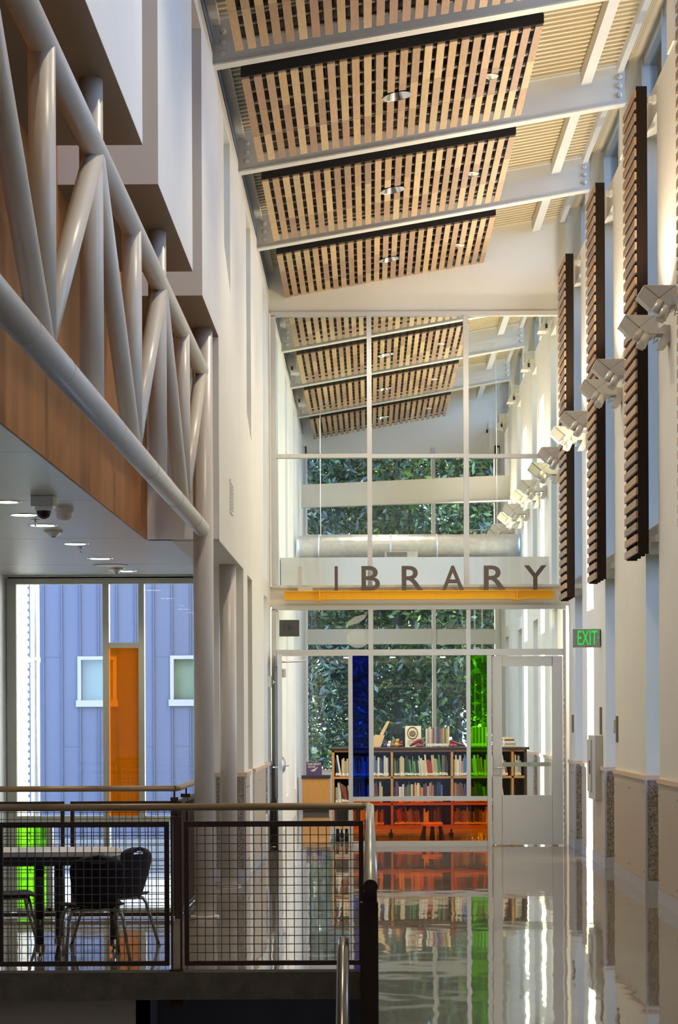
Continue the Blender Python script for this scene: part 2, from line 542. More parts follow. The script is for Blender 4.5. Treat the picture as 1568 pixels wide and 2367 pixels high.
# ------------------------------------------------------------------ left wall and the stepped mass above the truss
m = MB()
XLo = -1.66
def lw(y0, y1, z0, z1): m.box(XLo, XL, y0, y1, z0, z1)
def lsill(y0, y1, z0, za, zbb):      # wall under a sloping sill
    m.hexa([(XLo, y0, z0), (XL, y0, z0), (XL, y1, z0), (XLo, y1, z0), (XLo, y0, za), (XL, y0, za), (XL, y1, zbb), (XLo, y1, zbb)])
TOP = 6.96
lw(18.2, 18.98, 3.14, TOP); lsill(18.98, 19.83, 3.14, 5.80, 5.52); lw(18.98, 19.83, 6.90, TOP)
lw(19.83, 21.67, 3.14, TOP)
lw(21.67, 22.40, 0, TOP); lw(22.40, 23.25, 0, 1.09); lsill(22.40, 23.25, 3.12, 4.80, 4.60); lw(22.40, 23.25, 6.90, TOP)
prev = 23.25
for s0 in [25.82, 29.24, 32.66, 36.08]:
    lw(prev, s0, 0, TOP)
    prev = s0 + 0.90
    lw(s0, prev, 0, 0.45); lw(s0, prev, 3.12, 3.33); lw(s0, prev, 6.87, TOP)
lw(prev, DE, 0, TOP)
# upper band between wall top and deck
m.box(-1.66, -1.45, 0.6, DE, TOP, 7.40)
struct(m.build('wall_left', 'wall'))
m = MB()
for i in range(4):
    m.box(-1.30, -1.272 + 0.004 * (i % 2), 0.6, DE, 7.08 + i * 0.06, 7.125 + i * 0.06)
m.box(-1.40, -1.30, 0.6, DE, 6.96, 7.40)
struct(m.build('trim_6', 'louvre_sky'))  # louvres stand in for the blue sky-lit clerestory strip
m = MB(); m.box(-1.30, XL, 0.6, DE, 6.96, 7.075); m.box(-1.30, -1.20, 0.6, DE, 7.315, 7.36)
struct(m.build('trim_11', 'wall'))
# stepped mass: solid blocks with full height gaps
m = MB()
for y0, y1 in ((0.6, 8.66), (9.56, 12.08), (12.98, 15.50), (16.40, 18.15)):
    m.box(-1.86, -1.255, y0, y1, 4.84, 6.86)
m.box(-1.86, -1.255, 0.6, 18.15, 6.86, TOP)
m.box(-1.86, -1.255, 18.15, 18.2, 3.14, 6.96)
m.box(-1.86, XLo, 18.2, 18.3, 3.14, 6.96)
struct(m.build('wall_upper_storey', 'wall_white'))
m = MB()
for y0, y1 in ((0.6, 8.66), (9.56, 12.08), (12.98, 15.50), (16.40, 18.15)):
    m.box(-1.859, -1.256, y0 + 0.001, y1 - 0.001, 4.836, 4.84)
struct(m.build('trim_12', 'soffit_shade'))  # thin sheets carrying the painted underside shade
m = MB(); m.box(-1.875, -1.86, 0.6, 18.15, 3.135, 6.86); struct(m.build('wall_balcony', 'wood_panel'))
m = MB(); m.box(-1.96, -1.875, 0.6, 18.2, 3.21, 7.0); m.box(-4.1, -3.95, 0.6, 22.84, 3.25, 7.3); m.box(-3.95, -1.96, 18.1, 18.2, 3.25, 6.9); m.box(-3.95, -1.9, 0.6, 18.2, 6.9, 7.0); struct(m.build('wall_balcony_back', 'wall_white'))  # outer side wall added unseen, high enough to block sun from the near slit
# lower ceiling with shallow grooves
m = MB()
edges = [0.6, 3.5, 6.4, 9.3, 12.2, 14.9, 18.05, 21.1, 22.84]
for a, b in zip(edges[:-1], edges[1:]):
    x1 = -1.876 if b < 18.2 else -1.258
    if a < 18.2 < b:
        m.box(-3.95, -1.876, a + 0.012, 18.2, 3.14, 3.2); m.box(-3.95, -1.66, 18.2, b, 3.14, 3.2)
    else:
        m.box(-3.95, -1.876 if b < 18.2 else -1.66, a + 0.012, b, 3.14, 3.2)
m.box(-3.95, -1.876, 0.6, 18.2, 3.165, 3.21); m.box(-3.95, -1.66, 18.2, 22.84, 3.165, 3.24)
struct(m.build('ceiling_lower', 'ceiling_white'))
m = MB(); m.box(-1.66, XL, 18.22, 21.67, 3.128, 3.14); struct(m.build('trim_7', 'soffit'))
m = MB(); m.box(-3.97, -3.83, 0.6, 22.84, -2.4, 3.2); struct(m.build('wall_dining_side', 'wall_white'))
m = MB(); m.box(-4.1, 3.1, -2.5, -2.4, -2.4, 8.3); m.box(2.95, 3.1, -2.5, 0.6, -2.4, 8.3); m.box(-4.1, -3.95, -2.5, 0.6, -2.4, 8.3); m.box(-4.1, 3.1, -2.5, 0.6, 8.2, 8.3); m.box(-4.1, 3.1, -2.5, 0.6, -2.5, -2.4)
struct(m.build('wall_behind', 'soffit'))

# ------------------------------------------------------------------ roof deck and purlins
m = MB()
def sloped(mb, x0, x1, y0, y1, dz0, dz1):
    mb.hexa([(x0, y0, zd(x0) + dz0), (x1, y0, zd(x1) + dz0), (x1, y1, zd(x1) + dz0), (x0, y1, zd(x0) + dz0),
             (x0, y0, zd(x0) + dz1), (x1, y0, zd(x1) + dz1), (x1, y1, zd(x1) + dz1), (x0, y1, zd(x0) + dz1)])
sloped(m, -1.95, 3.1, -2.5, DE + 0.2, 0.05, 0.22)
struct(m.build('ceiling', 'deck'))
m = MB()
y = 13.0
while y < DE - 0.1:
    sloped(m, -1.28, 2.50, y, y + 0.048, -0.0, 0.05)
    y += 0.128
struct(m.build('trim_8', 'deck_rib'))
m = MB()
bb = [10.83] + BEAMS + LBEAMS + [DE]
for a, b in zip(bb[:-1], bb[1:]):
    y0, y1 = a + 0.075, b - 0.075
    if a < DS < b:
        for q0, q1 in ((y0, DS - 0.05), (DS + 0.2, y1)):
            if q1 - q0 > 0.2:
                sloped(m, 2.09, 2.19, q0, q1, -0.15, 0.0); sloped(m, 2.44, 2.50, q0, q1, -0.10, 0.05)
        continue
    sloped(m, 2.09, 2.19, y0, y1, -0.15, 0.0)
    sloped(m, 2.44, 2.50, y0, y1, -0.10, 0.05)
    pass
struct(m.build('trim_9', 'beam_paint'))

# ------------------------------------------------------------------ roof beams
def roof_beam(Y, label, group):
    t = thing('roof_beam', label, 'steel beam', (0.6, Y, zb(0.6)), group)
    x0, x1 = -1.262, 2.528
    def sl(mb, ax, bx, y0, y1, dz0, dz1):
        mb.hexa([(ax, y0, zb(ax) + dz0), (bx, y0, zb(bx) + dz0), (bx, y1, zb(bx) + dz0), (ax, y1, zb(ax) + dz0),
                 (ax, y0, zb(ax) + dz1), (bx, y0, zb(bx) + dz1), (bx, y1, zb(bx) + dz1), (ax, y1, zb(ax) + dz1)])
    q = MB(); sl(q, x0, x1, Y - 0.006, Y + 0.006, 0.014, 0.386); q.build('web', 'beam_paint', t)
    q = MB(); sl(q, x0, x1, Y - 0.07, Y + 0.07, 0.0, 0.014); q.build('flange', 'beam_paint', t)
    q = MB(); sl(q, x0, x1, Y - 0.07, Y + 0.07, 0.386, 0.40); q.build('flange', 'beam_paint', t)
    for k in range(3):
        for x in (x0 + 0.085, x1 - 0.055):
            z = zb(x) + 0.105 + 0.09 * k
            q = MB(); q.tube([(x, Y - 0.006, z), (x, Y - 0.022, z), (x, Y - 0.030, z)], [0.026, 0.024, 0.012], 14)
            q.build('bolt', 'beam_paint', t)
    return t
bl = ['white steel roof beam crossing at the very top of the picture', 'white bolted roof beam between the first and second slatted wood panels from the top',
      'white bolted roof beam below the second slatted panel from the top', 'white bolted roof beam above the last slatted panel before the library wall']
for Y, l in zip(BEAMS, bl): roof_beam(Y, l, None)
ll = ['white roof beam hidden right behind the library glazing head', 'topmost white roof beam seen through the library glazing',
      'middle white roof beam seen through the library glazing', 'lowest white roof beam seen through the library glazing']
for Y, l in list(zip(LBEAMS, ll))[1:]: roof_beam(Y, l, None)

# ------------------------------------------------------------------ slatted wood ceiling panels
TONES = [(0.50, 0.31, 0.15), (0.56, 0.37, 0.18), (0.45, 0.27, 0.14), (0.60, 0.42, 0.22), (0.38, 0.23, 0.13), (0.52, 0.33, 0.19), (0.48, 0.33, 0.17), (0.42, 0.24, 0.15)]
def zs(x): return E + 5.35 + 0.174 * (x + 1.03)
def slat_panel(Y0, Y1, label, n=25):
    x0 = -1.05; pitch = 0.1027; wd = 0.064
    t = thing('slatted_ceiling_panel', label, 'ceiling panel', (0.2, (Y0 + Y1) / 2, zs(0.2)), None)
    s = MB()
    cuts = [0, random.uniform(0.28, 0.36), random.uniform(0.62, 0.72), 1.0]
    for i in range(n):
        xa = x0 + i * pitch; xb = xa + wd
        for k in range(3):
            ya = Y0 + (Y1 - Y0) * cuts[k] + (0.004 if k else 0); yb = Y0 + (Y1 - Y0) * cuts[k + 1]
            segs = [(ya, yb)]
            if xb > 0.15 and xa < 0.39:          # cut out around the downlight
                yc = Y0 + 1.29; hw = math.sqrt(max(0.0, 0.15 ** 2 - ((xa + xb) / 2 - 0.27) ** 2))
                segs = []
                if hw > 0.03:
                    if ya < yc - hw: segs.append((ya, min(yb, yc - hw)))
                    if yb > yc + hw: segs.append((max(ya, yc + hw), yb))
                else: segs = [(ya, yb)]
            c = random.choice(TONES); j = random.uniform(0.88, 1.1)
            s.col = (c[0] * j, c[1] * j, c[2] * j)
            for a, b in segs:
                s.hexa([(xa, a, zs(xa)), (xb, a, zs(xb)), (xb, b, zs(xb)), (xa, b, zs(xa)),
                        (xa, a, zs(xa) + 0.018), (xb, a, zs(xb) + 0.018), (xb, b, zs(xb) + 0.018), (xa, b, zs(xa) + 0.018)])
    s.build('slats', 'slat_wood', t)
    x1 = x0 + (n - 1) * pitch + wd
    def sl(mb, ax, bx, y0, y1, d0, d1):
        mb.hexa([(ax, y0, zs(ax) + d0), (bx, y0, zs(bx) + d0), (bx, y1, zs(bx) + d0), (ax, y1, zs(ax) + d0),
                 (ax, y0, zs(ax) + d1), (bx, y0, zs(bx) + d1), (bx, y1, zs(bx) + d1), (ax, y1, zs(ax) + d1)])
    q = MB(); sl(q, x0 - 0.005, x1 + 0.005, Y0 - 0.02, Y0 - 0.001, 0.018, 0.10); q.build('fascia', 'black_liner', t)
    q = MB(); sl(q, x0, x1, Y0, Y1, 0.11, 0.125); q.build('liner', 'black_liner', t)
    q = MB()
    y = Y0 + 0.10
    while y < Y1 - 0.05:
        sl(q, x0, x1, y, y + 0.05, 0.020, 0.045)
        y += 0.335
    q.build('hanger_rails', 'rail_grey', t)
    q = MB()
    for y in (Y0 + 0.9, Y0 + 1.95):
        sl(q, x0, x1, y, y + 0.035, 0.046, 0.075)
    q.build('support_tube', 'beam_paint', t)
    return t
def downlight(Y, label, group):
    x = 0.27; z = zs(x)
    t = thing('recessed_downlight', label, 'downlight', (x, Y, z), group)
    q = MB(); q.tube([(x, Y, z + 0.10), (x, Y, z + 0.03), (x, Y, z - 0.004)], [0.07, 0.11, 0.131], 28, caps=False)
    q.tube([(x, Y, z - 0.006), (x, Y, z - 0.002)], [0.137, 0.131], 28, caps=False)
    q.build('reflector', 'chrome', t)
    q = MB(); q.cyl((x, Y, z + 0.098), (x, Y, z + 0.104), 0.055, 20); q.build('lamp_lens', 'lamp_face', t)
    for ob in t.children:
        ob.rotation_euler = (0, 0, 0)
    t.rotation_euler = (0, -math.atan(0.174), 0)
    lamp('downlight_lamp', 'SPOT', (x, Y, z + 0.02), 170, (1.0, 0.91, 0.76), (x, Y, 0), size=0.09, angle=130, blend=0.8)
    return t
def sprinkler(x, Y, z, label, group):
    t = thing('fire_sprinkler', label, 'sprinkler', (x, Y, z), group)
    q = MB(); q.lathe(x, Y, [(0.075, z), (0.078, z + 0.004)], 20); q.build('cover_plate', 'plastic_white', t)
    q = MB(); q.tube([(x, Y, z + 0.09), (x, Y, z + 0.03), (x, Y, z - 0.025)], [0.008, 0.016, 0.008], 10)
    q.lathe(x, Y, [(0.022, z - 0.028), (0.022, z - 0.024)], 12); q.build('sprinkler_head', 'chrome', t)
    return t
pn = ['slatted maple ceiling panel at the very top of the picture', 'largest whole slatted wood ceiling panel, under the second roof beam',
      'slatted wood ceiling panel in the middle of the three whole ones', 'lowest slatted wood ceiling panel in front of the white library wall']
for k, Yb in enumerate(BEAMS):
    slat_panel(Yb + 0.37, Yb + 3.05, pn[k])
    downlight(Yb + 1.66, ['silver round downlight in the topmost slatted panel', 'largest silver round downlight, in the biggest whole slatted panel',
              'silver round downlight in the middle slatted panel', 'silver round downlight in the lowest slatted panel'][k], 'round downlights in the slatted ceiling')
    sprinkler(1.10, Yb + 1.57, zs(1.10), ['chrome sprinkler in the topmost slatted panel', 'chrome sprinkler with round plate in the biggest whole slatted panel',
              'chrome sprinkler with round plate in the middle slatted panel', 'chrome sprinkler with round plate in the lowest slatted panel'][k], 'sprinklers in the slatted ceiling')
pl = ['slatted ceiling panel right behind the top rail of the library glazing', 'second slatted ceiling panel down behind the library glazing',
      'third slatted ceiling panel down behind the library glazing', 'fourth and lowest slatted ceiling panel behind the library glazing']
for k, Yb in enumerate(LBEAMS):
    slat_panel(Yb + 0.37, Yb + 3.05, pl[k])
    downlight(Yb + 1.66, 'silver downlight in slatted panel %s behind the library glass' % ['one', 'two', 'three', 'four'][k], 'round downlights in the slatted ceiling')
    sprinkler(1.10, Yb + 1.57, zs(1.10), 'chrome sprinkler in slatted panel %s behind the library glass' % ['one', 'two', 'three', 'four'][k], 'sprinklers in the slatted ceiling')

# ------------------------------------------------------------------ right wall windows (frames and glass)
wi = 1
def pane_window(name, X, s0, s1, z0, z1, side):
    r = structure_root(name, (X, (s0 + s1) / 2, z0))
    q = MB(); t = 0.05
    a, b = sorted((X, X + side * 0.07))
    q.box(a, b, s0, s0 + t, z0, z1); q.box(a, b, s1 - t, s1, z0, z1); q.box(a, b, s0 + t, s1 - t, z0, z0 + t); q.box(a, b, s0 + t, s1 - t, z1 - t, z1)
    fr = q.build('window_frame', 'alu', r)
    q = MB(); q.box(X + side * 0.03, X + side * 0.036, s0 + t, s1 - t, z0 + t, z1 - t)
    q.build('window_pane', 'glass', r)
    return r
for s0 in NICHES[2:]:
    pane_window('window_%d' % wi, 2.86, s0, s0 + 0.90, 1.09, 3.12, 1); wi += 1
    pane_window('window_%d' % wi, 2.86, s0, s0 + 0.90, 3.33, 6.94, 1); wi += 1
cl = [(b + 0.5, c + 0.12) for b, c in zip([10.83] + BEAMS[:-1], BEAMS)] + [(25.13, 27.40)] + [(b + 0.5, c + 0.12) for b, c in zip(LBEAMS[:-1], LBEAMS[1:])] + [(38.93, DE)]
for y0, y1 in cl:
    r = structure_root('window_%d' % wi, (2.8, (y0 + y1) / 2, 7.21)); wi += 1
    q = MB()
    for a, b in ((y0, y0 + 0.07), (y1 - 0.09, y1), ((y0 + y1) / 2 - 0.035, (y0 + y1) / 2 + 0.035)):
        q.box(2.70, 2.80, a, b, 7.21, 8.12)
    q.box(2.72, 2.80, y0, y1, 7.21, 7.27); q.box(2.72, 2.80, y0, y1, 8.02, 8.12)
    q.build('window_frame', 'alu_bright', r)
    q = MB(); q.box(2.775, 2.781, y0 + 0.07, y1 - 0.09, 7.27, 8.02); q.build('window_pane', 'glass', r)
for s0, za in ((18.98, 5.8), (22.40, 4.8)):
    pane_window('window_%d' % wi, -1.60, s0, s0 + 0.85, za - 0.25, 6.90, -1); wi += 1
pane_window('window_%d' % wi, -1.60, 22.40, 23.25, 1.09, 3.12, -1); wi += 1
for s0 in [25.82, 29.24, 32.66, 36.08]:
    pane_window('window_%d' % wi, -1.60, s0, s0 + 0.90, 0.45, 3.12, -1); wi += 1
    pane_window('window_%d' % wi, -1.60, s0, s0 + 0.90, 3.33, 6.87, -1); wi += 1

# ------------------------------------------------------------------ library storefront
S = DS
m = MB()
zt = E + 938.0 * S / F          # head of the upper glazing
m.hexa([(XL, S, zt), (XR, S, zt), (XR, S + 0.14, zt), (XL, S + 0.14, zt),
        (XL, S, zd(XL) + 0.05), (XR, S, zd(XR) + 0.05), (XR, S + 0.14, zd(XR) + 0.05), (XL, S + 0.14, zd(XL) + 0.05)])
zb0 = at(960, 1400, S).z; zb1 = at(960, 1355, S).z
m.box(XL, XR, S, S + 0.14, zb0, zb1)
struct(m.build('wall_storefront', 'wall'))
# soffit box of the vestibule behind the letters
m = MB(); m.box(-1.25, XR, 30.6, 31.2, at(900, 1356, 30.6).z, at(900, 1288, 30.6).z)
struct(m.build('wall_bulkhead', 'wall_white'))

def px_box(mb, x0, x1, y0, y1, d0, d1, ref=None):
    """box on the storefront plane given by its outline there"""
    D = ref or d0
    a = at(x0, (y0 + y1) / 2, D); b = at(x1, (y0 + y1) / 2, D); c = at((x0 + x1) / 2, y0, D); d = at((x0 + x1) / 2, y1, D)
    mb.box(a.x, b.x, d0, d1, d.z, c.z)
fu = structure_root('window_%d' % wi, (0.6, S, zb1)); wi += 1
q = MB()
f0, f1 = S - 0.045, S + 0.06
px_box(q, 627, 1308, 721, 731, f0, f1, S); px_box(q, 629, 1308, 1352, 1358, f0, f1, S)
for a, b in ((627, 638), (849, 860), (1072, 1084), (1296, 1308)): px_box(q, a, b, 731, 1352, f0, f1, S)
for a, b in ((638, 849), (860, 1072), (1084, 1296)): px_box(q, a, b, 1050, 1059, f0, f1, S)
q.build('window_frame', 'alu', fu)
for a, b in ((638, 849), (860, 1072), (1084, 1296)):
    for c, d in ((731, 1050), (1059, 1352)):
        q = MB(); px_box(q, a - 1, b + 1, c - 1, d + 1, S + 0.0, S + 0.006, S); q.build('window_pane', 'glass', fu)
fl = structure_root('window_%d' % wi, (0.6, S, 0)); wi += 1
q = MB()
px_box(q, 629, 1308, 1399, 1409, f0, f1, S)
px_box(q, 629, 640, 1409, 1956, f0, f1, S); px_box(q, 1303, 1309, 1409, 1956, f0, f1, S)
px_box(q, 852, 863, 1409, 1501, f0, f1, S); px_box(q, 1079, 1088, 1409, 1501, f0, f1, S)
px_box(q, 640, 1303, 1501, 1515, f0, f1, S)
px_box(q, 806, 816, 1515, 1956, f0, f1, S)
px_box(q, 853, 864, 1515, 1841, f0, f1, S); px_box(q, 1079, 1088, 1515, 1841, f0, f1, S)
px_box(q, 1127, 1137, 1515, 1956, f0, f1, S)
px_box(q, 816, 1127, 1841, 1851, f0, f1, S); px_box(q, 816, 1127, 1944, 1956, f0, f1, S)
q.build('window_frame', 'alu_bright', fl)
for a, b, c, d, g in ((640, 852, 1409, 1501, 'glass'), (863, 1079, 1409, 1501, 'glass'), (1088, 1303, 1409, 1501, 'glass'),
                      (816, 853, 1515, 1841, 'glass_blue'), (864, 1079, 1515, 1841, 'glass'), (1088, 1127, 1515, 1841, 'glass_green'),
                      (816, 1127, 1851, 1944, 'glass_orange')):
    q = MB(); px_box(q, a - 1, b + 1, c - 1, d + 1, S + 0.0, S + 0.006, S); p = q.build('window_pane', g, fl)
    if g != 'glass': p['label'] = {'glass_blue': 'deep blue glass pane', 'glass_green': 'green glass pane', 'glass_orange': 'orange glass pane'}[g]
# closed door on the right
dr = structure_root('door_1', (at(1220, 1700, S).x, S, 0))
q = MB()
px_box(q, 1139, 1161, 1517, 1952, S - 0.03, S + 0.02, S); px_box(q, 1277, 1301, 1517, 1952, S - 0.03, S + 0.02, S)
px_box(q, 1161, 1277, 1517, 1540, S - 0.03, S + 0.02, S); px_box(q, 1161, 1277, 1838, 1952, S - 0.03, S + 0.02, S)
q.build('door_leaf', 'alu_bright', dr)
q = MB(); px_box(q, 1160, 1278, 1539, 1839, S - 0.006, S, S); q.build('door_pane', 'glass', dr)
q = MB(); px_box(q, 1142, 1156, 1745, 1791, S - 0.045, S - 0.03, S)
h = at(1149, 1775, S)
q.cyl((h.x, S - 0.045, h.z), (h.x, S - 0.09, h.z), 0.012, 12); q.tube([(h.x, S - 0.085, h.z), (h.x + 0.05, S - 0.09, h.z), (h.x + 0.115, S - 0.085, h.z)], [0.012, 0.010, 0.009], 10)
h = at(1149, 1757, S); q.cyl((h.x, S - 0.045, h.z), (h.x, S - 0.055, h.z), 0.018, 14)
q.build('door_handle', 'galv', dr)
q = MB(); px_box(q, 1160, 1278, 1762, 1772, S + 0.035, S + 0.06, S); q.build('push_bar', 'galv', dr)
q = MB()
h = at(1303.5, 1700, S)
for k in range(28):
    q.cyl((h.x, S - 0.04, 0.06 + k * 0.085), (h.x, S - 0.04, 0.12 + k * 0.085), 0.008, 8)
q.build('hinge', 'galv', dr)
# open door leaf swung out on the left
a = Vector((-1.185, S - 0.02, 0)); b = Vector((-1.10, S - 0.92, 0))
dl = structure_root('door_2', (a.x, a.y, 0))
d = (b - a).normalized(); nrm = Vector((-d.y, d.x, 0)) * 0.025
def leaf(mb, t0, t1, z0, z1, th=1.0):
    p = [a + d * t0 - nrm * th, a + d * t1 - nrm * th, a + d * t1 + nrm * th, a + d * t0 + nrm * th]
    mb.hexa([(v.x, v.y, z0) for v in p] + [(v.x, v.y, z1) for v in p])
q = MB(); leaf(q, 0, 0.13, 0.01, 2.42); leaf(q, 0.78, 0.90, 0.01, 2.42); leaf(q, 0.13, 0.78, 0.01, 0.62); leaf(q, 0.13, 0.78, 2.28, 2.42)
q.build('door_leaf', 'alu_bright', dl)
q = MB(); leaf(q, 0.125, 0.785, 0.61, 2.29, 0.12); q.build('door_pane', 'glass', dl)
q = MB(); e = b - d * 0.06 
q.box(e.x + 0.02, e.x + 0.04, e.y - 0.05, e.y + 0.05, 0.96, 1.16)
q.tube([(e.x + 0.03, e.y - 0.04, 1.05), (e.x + 0.10, e.y - 0.04, 1.05), (e.x + 0.10, e.y + 0.03, 1.05)], 0.012, 10)
q.tube([(e.x - 0.03, e.y, 1.03), (e.x - 0.09, e.y, 1.03)], 0.01, 10)
q.tube([(e.x + 0.025, e.y + 0.02, 1.06), (e.x + 0.045, e.y + 0.02, 1.06), (e.x + 0.065, e.y + 0.02, 1.06)], [0.10, 0.095, 0.06], 20)
q.build('door_handle', 'galv', dl)
q = MB(); q.box(e.x + 0.02, e.x + 0.07, e.y + 0.0, e.y + 0.25, 2.14, 2.24)
q.tube([(e.x + 0.03, e.y + 0.1, 2.33), (e.x + 0.3, e.y + 0.45, 2.35)], 0.012, 8); q.tube([(e.x + 0.3, e.y + 0.45, 2.36), (e.x + 0.12, e.y + 0.85, 2.36)], 0.012, 8)
q.build('door_closer', 'galv', dl)

# yellow beam with the lettering
YB = S - 0.14
t = thing('library_sign', 'yellow steel beam carrying the brown capital letters LIBRARY above the glass doors', 'sign', at(970, 1386, YB))
q = MB()
x0 = at(657, 1376, YB).x; x1 = at(1282, 1376, YB).x; z0 = at(855, 1386, YB).z; z1 = at(855, 1365.5, YB).z
q.box(x0, x1, YB + 0.03, YB + 0.042, z0 + 0.008, z1 - 0.008); q.box(x0, x1, YB - 0.03, YB + 0.10, z0, z0 + 0.008); q.box(x0, x1, YB - 0.03, YB + 0.10, z1 - 0.008, z1)
q.build('beam', 'yellow', t)
for xx in (739, 1196):
    q = MB(); X = at(xx, 1376, YB).x; q.box(X - 0.006, X + 0.006, YB - 0.028, YB + 0.03, z0 + 0.008, z1 - 0.008); q.box(X - 0.05, X + 0.05, YB - 0.02, YB + 0.14, z0 - 0.014, z0)
    q.build('stiffener', 'yellow', t)
for ch, a, b in (('L', 689, 723), ('I', 774, 781.5), ('B', 836, 879), ('R', 929, 979), ('A', 1022, 1073), ('R', 1119, 1171), ('Y', 1212, 1264)):
    zt0 = z1; zt1 = z1 + 57 * YB / F
    o = letter(ch, 'letter', 'letter_lit' if ch == 'L' else 'letter', t, at(a, 1365, YB).x, at(b, 1365, YB).x, YB - 0.012, YB + 0.008, zt0, zt1, bold=0.012)
    o['label'] = ('capital letter %s coloured as lit' if ch == 'L' else 'brown capital letter %s') % ch

# exit sign
YX = 23.75
t = thing('exit_sign', 'grey exit sign with glowing green letters EXIT on the cream pier', 'exit sign', at(1357, 1497, YX))
q = MB(); a = at(1324.5, 1497, YX); b = at(1389, 1453, YX); q.box(a.x, b.x, YX, YX + 0.05, a.z, b.z); q.build('housing', 'exit_face', t, bevel=0.008)
q = MB(); a = at(1389, 1492, YX); b = at(1394, 1456, YX); q.box(a.x, XR, YX - 0.01, YX + 0.08, a.z, b.z); q.build('wall_mount', 'black', t)
a = at(1336, 1491, YX); b = at(1381, 1457.5, YX)
letter('EXIT', 'lettering', 'exit_green', t, a.x, b.x, YX - 0.006, YX - 0.0005, a.z, b.z, bold=0.004)
q = MB(); a = at(1385, 1474, YX); q.prism([(a.x - 0.015, a.z + 0.012), (a.x + 0.004, a.z), (a.x - 0.015, a.z - 0.012), (a.x - 0.009, a.z)], 'y', YX - 0.004, YX - 0.0005); q.build('arrow', 'exit_green', t)

# apple shaped decal on the transom glass
t = thing('apple_reflection', 'faint white apple shaped decal with leaf on the transom glass', 'reflection', at(828, 1500, S - 0.06))
YD = S - 0.006  # the apple is a reflection, put in as flat pale shapes
q = MB()
pts = []
for k in range(28):
    an = 2 * math.pi * k / 28
    r = 1.0 + 0.05 * math.cos(2 * an)
    pts.append((828 + 25 * r * math.cos(an), 1476 + 23 * r * math.sin(an)))
pts = [(x - (9 if (x > 843 and abs(y - 1474) < 12) else 0), y) for x, y in pts]
pts = [(min(x, 851), min(y, 1500)) for x, y in pts]
q.prism([(at(x, y, YD).x, at(x, y, YD).z) for x, y in pts], 'y', YD, YD + 0.001)
q.build('apple_body', 'reflection', t)
q = MB(); q.prism([(at(x, y, YD).x, at(x, y, YD).z) for x, y in ((799, 1449), (806, 1436), (820, 1426), (850, 1418), (843, 1430), (830, 1440), (812, 1445))], 'y', YD, YD + 0.001)
q.build('leaf', 'reflection', t)

# ------------------------------------------------------------------ library end wall
m = MB()
m.box(XL - 0.4, 2.95, DE, DE + 0.25, 7.35 - 0.62, 8.3)
m.box(XL - 0.4, -1.20, DE, DE + 0.25, 0, 6.9); m.box(2.44, 2.95, DE, DE + 0.25, 0, 6.9)
m.box(-1.2, 2.44, DE, DE + 0.25, 0, at(900, 1785, DE).z)
struct(m.build('wall_end', 'wall_white'))
re_ = structure_root('window_%d' % wi, (0.6, DE, 0.6)); wi += 1
q = MB()
W0, W1 = DE + 0.02, DE + 0.12
ytop, ybot = 1035, 1787
px_box(q, 697, 1158, 1021, 1035, W0, W1, DE)
for a, b in ((700, 707), (999, 1008), (1148, 1156)): px_box(q, a, b, ytop, ybot, W0 - 0.04, W1, DE)
for c, d in ((1118, 1162), (1235, 1243), (1396, 1408), (1454, 1489), (1779, 1787)):
    for a, b in ((707, 999), (1008, 1148)): px_box(q, a, b, c, d, W0, W1, DE)
q.build('window_frame', 'alu_bright', re_)
for a, b in ((707, 999), (1008, 1148)):
    for c, d in ((1035, 1118), (1162, 1235), (1243, 1396), (1408, 1454), (1489, 1779)):
        q = MB(); px_box(q, a, b, c, d, DE + 0.07, DE + 0.076, DE); q.build('window_pane', 'glass', re_)
# cross beam in the library
t = thing('cross_beam', 'white steel cross beam in front of the library end windows', 'steel beam', at(940, 1165, 39.0))
q = MB()
p = [at(697, 1172, 39.0), at(1182, 1155, 39.0), at(1182, 1098, 39.0), at(697, 1121, 39.0)]
xs = [v.x for v in p]; zz = [v.z for v in p]
q.prism(list(zip(xs, zz)), 'y', 38.97, 39.03); q.build('web', 'beam_paint', t)
q = MB(); q.hexa([(xs[0], 38.9, zz[0] - 0.015), (xs[1], 38.9, zz[1] - 0.015), (xs[1], 39.1, zz[1] - 0.015), (xs[0], 39.1, zz[0] - 0.015), (xs[0], 38.9, zz[0]), (xs[1], 38.9, zz[1]), (xs[1], 39.1, zz[1]), (xs[0], 39.1, zz[0])])
q.build('flange', 'beam_paint', t)
# spiral duct
YDc = 37.0
t = thing('air_duct', 'large silver spiral air duct crossing below the library end windows', 'duct', at(945, 1300, YDc))
a = at(688, 1266, YDc); b = at(1201, 1262, YDc)
q = MB()
N = 64
pts = []; rr = []
for k in range(N + 1):
    pts.append(a.lerp(b, k / N)); rr.append(0.205 + (0.004 if k % 4 == 0 else 0.0))
q.tube(pts, rr, 32); q.build('duct_body', 'galv', t)
for xx in (738, 903, 1010):
    q = MB(); c = at(xx, 1265, YDc); cc = Vector((c.x, YDc, a.z))
    ring = [cc + Vector((0, math.cos(2 * math.pi * k / 24) * 0.215, math.sin(2 * math.pi * k / 24) * 0.215)) for k in range(25)]
    q.tube(ring, 0.016, 8, caps=False); q.build('hanger_strap', 'galv', t)
q = MB(); c = at(928, 1283, YDc - 0.25); q.box(c.x - 0.28, c.x + 0.28, YDc - 0.26, YDc - 0.1, c.z - 0.06, c.z + 0.06); g = q.build('supply_grille', 'galv', t)
q = MB()
for k in range(5): q.box(c.x - 0.25, c.x + 0.1, YDc - 0.265, YDc - 0.258, c.z - 0.045 + k * 0.02, c.z - 0.035 + k * 0.02)
q.build('grille_slots', 'black', g)
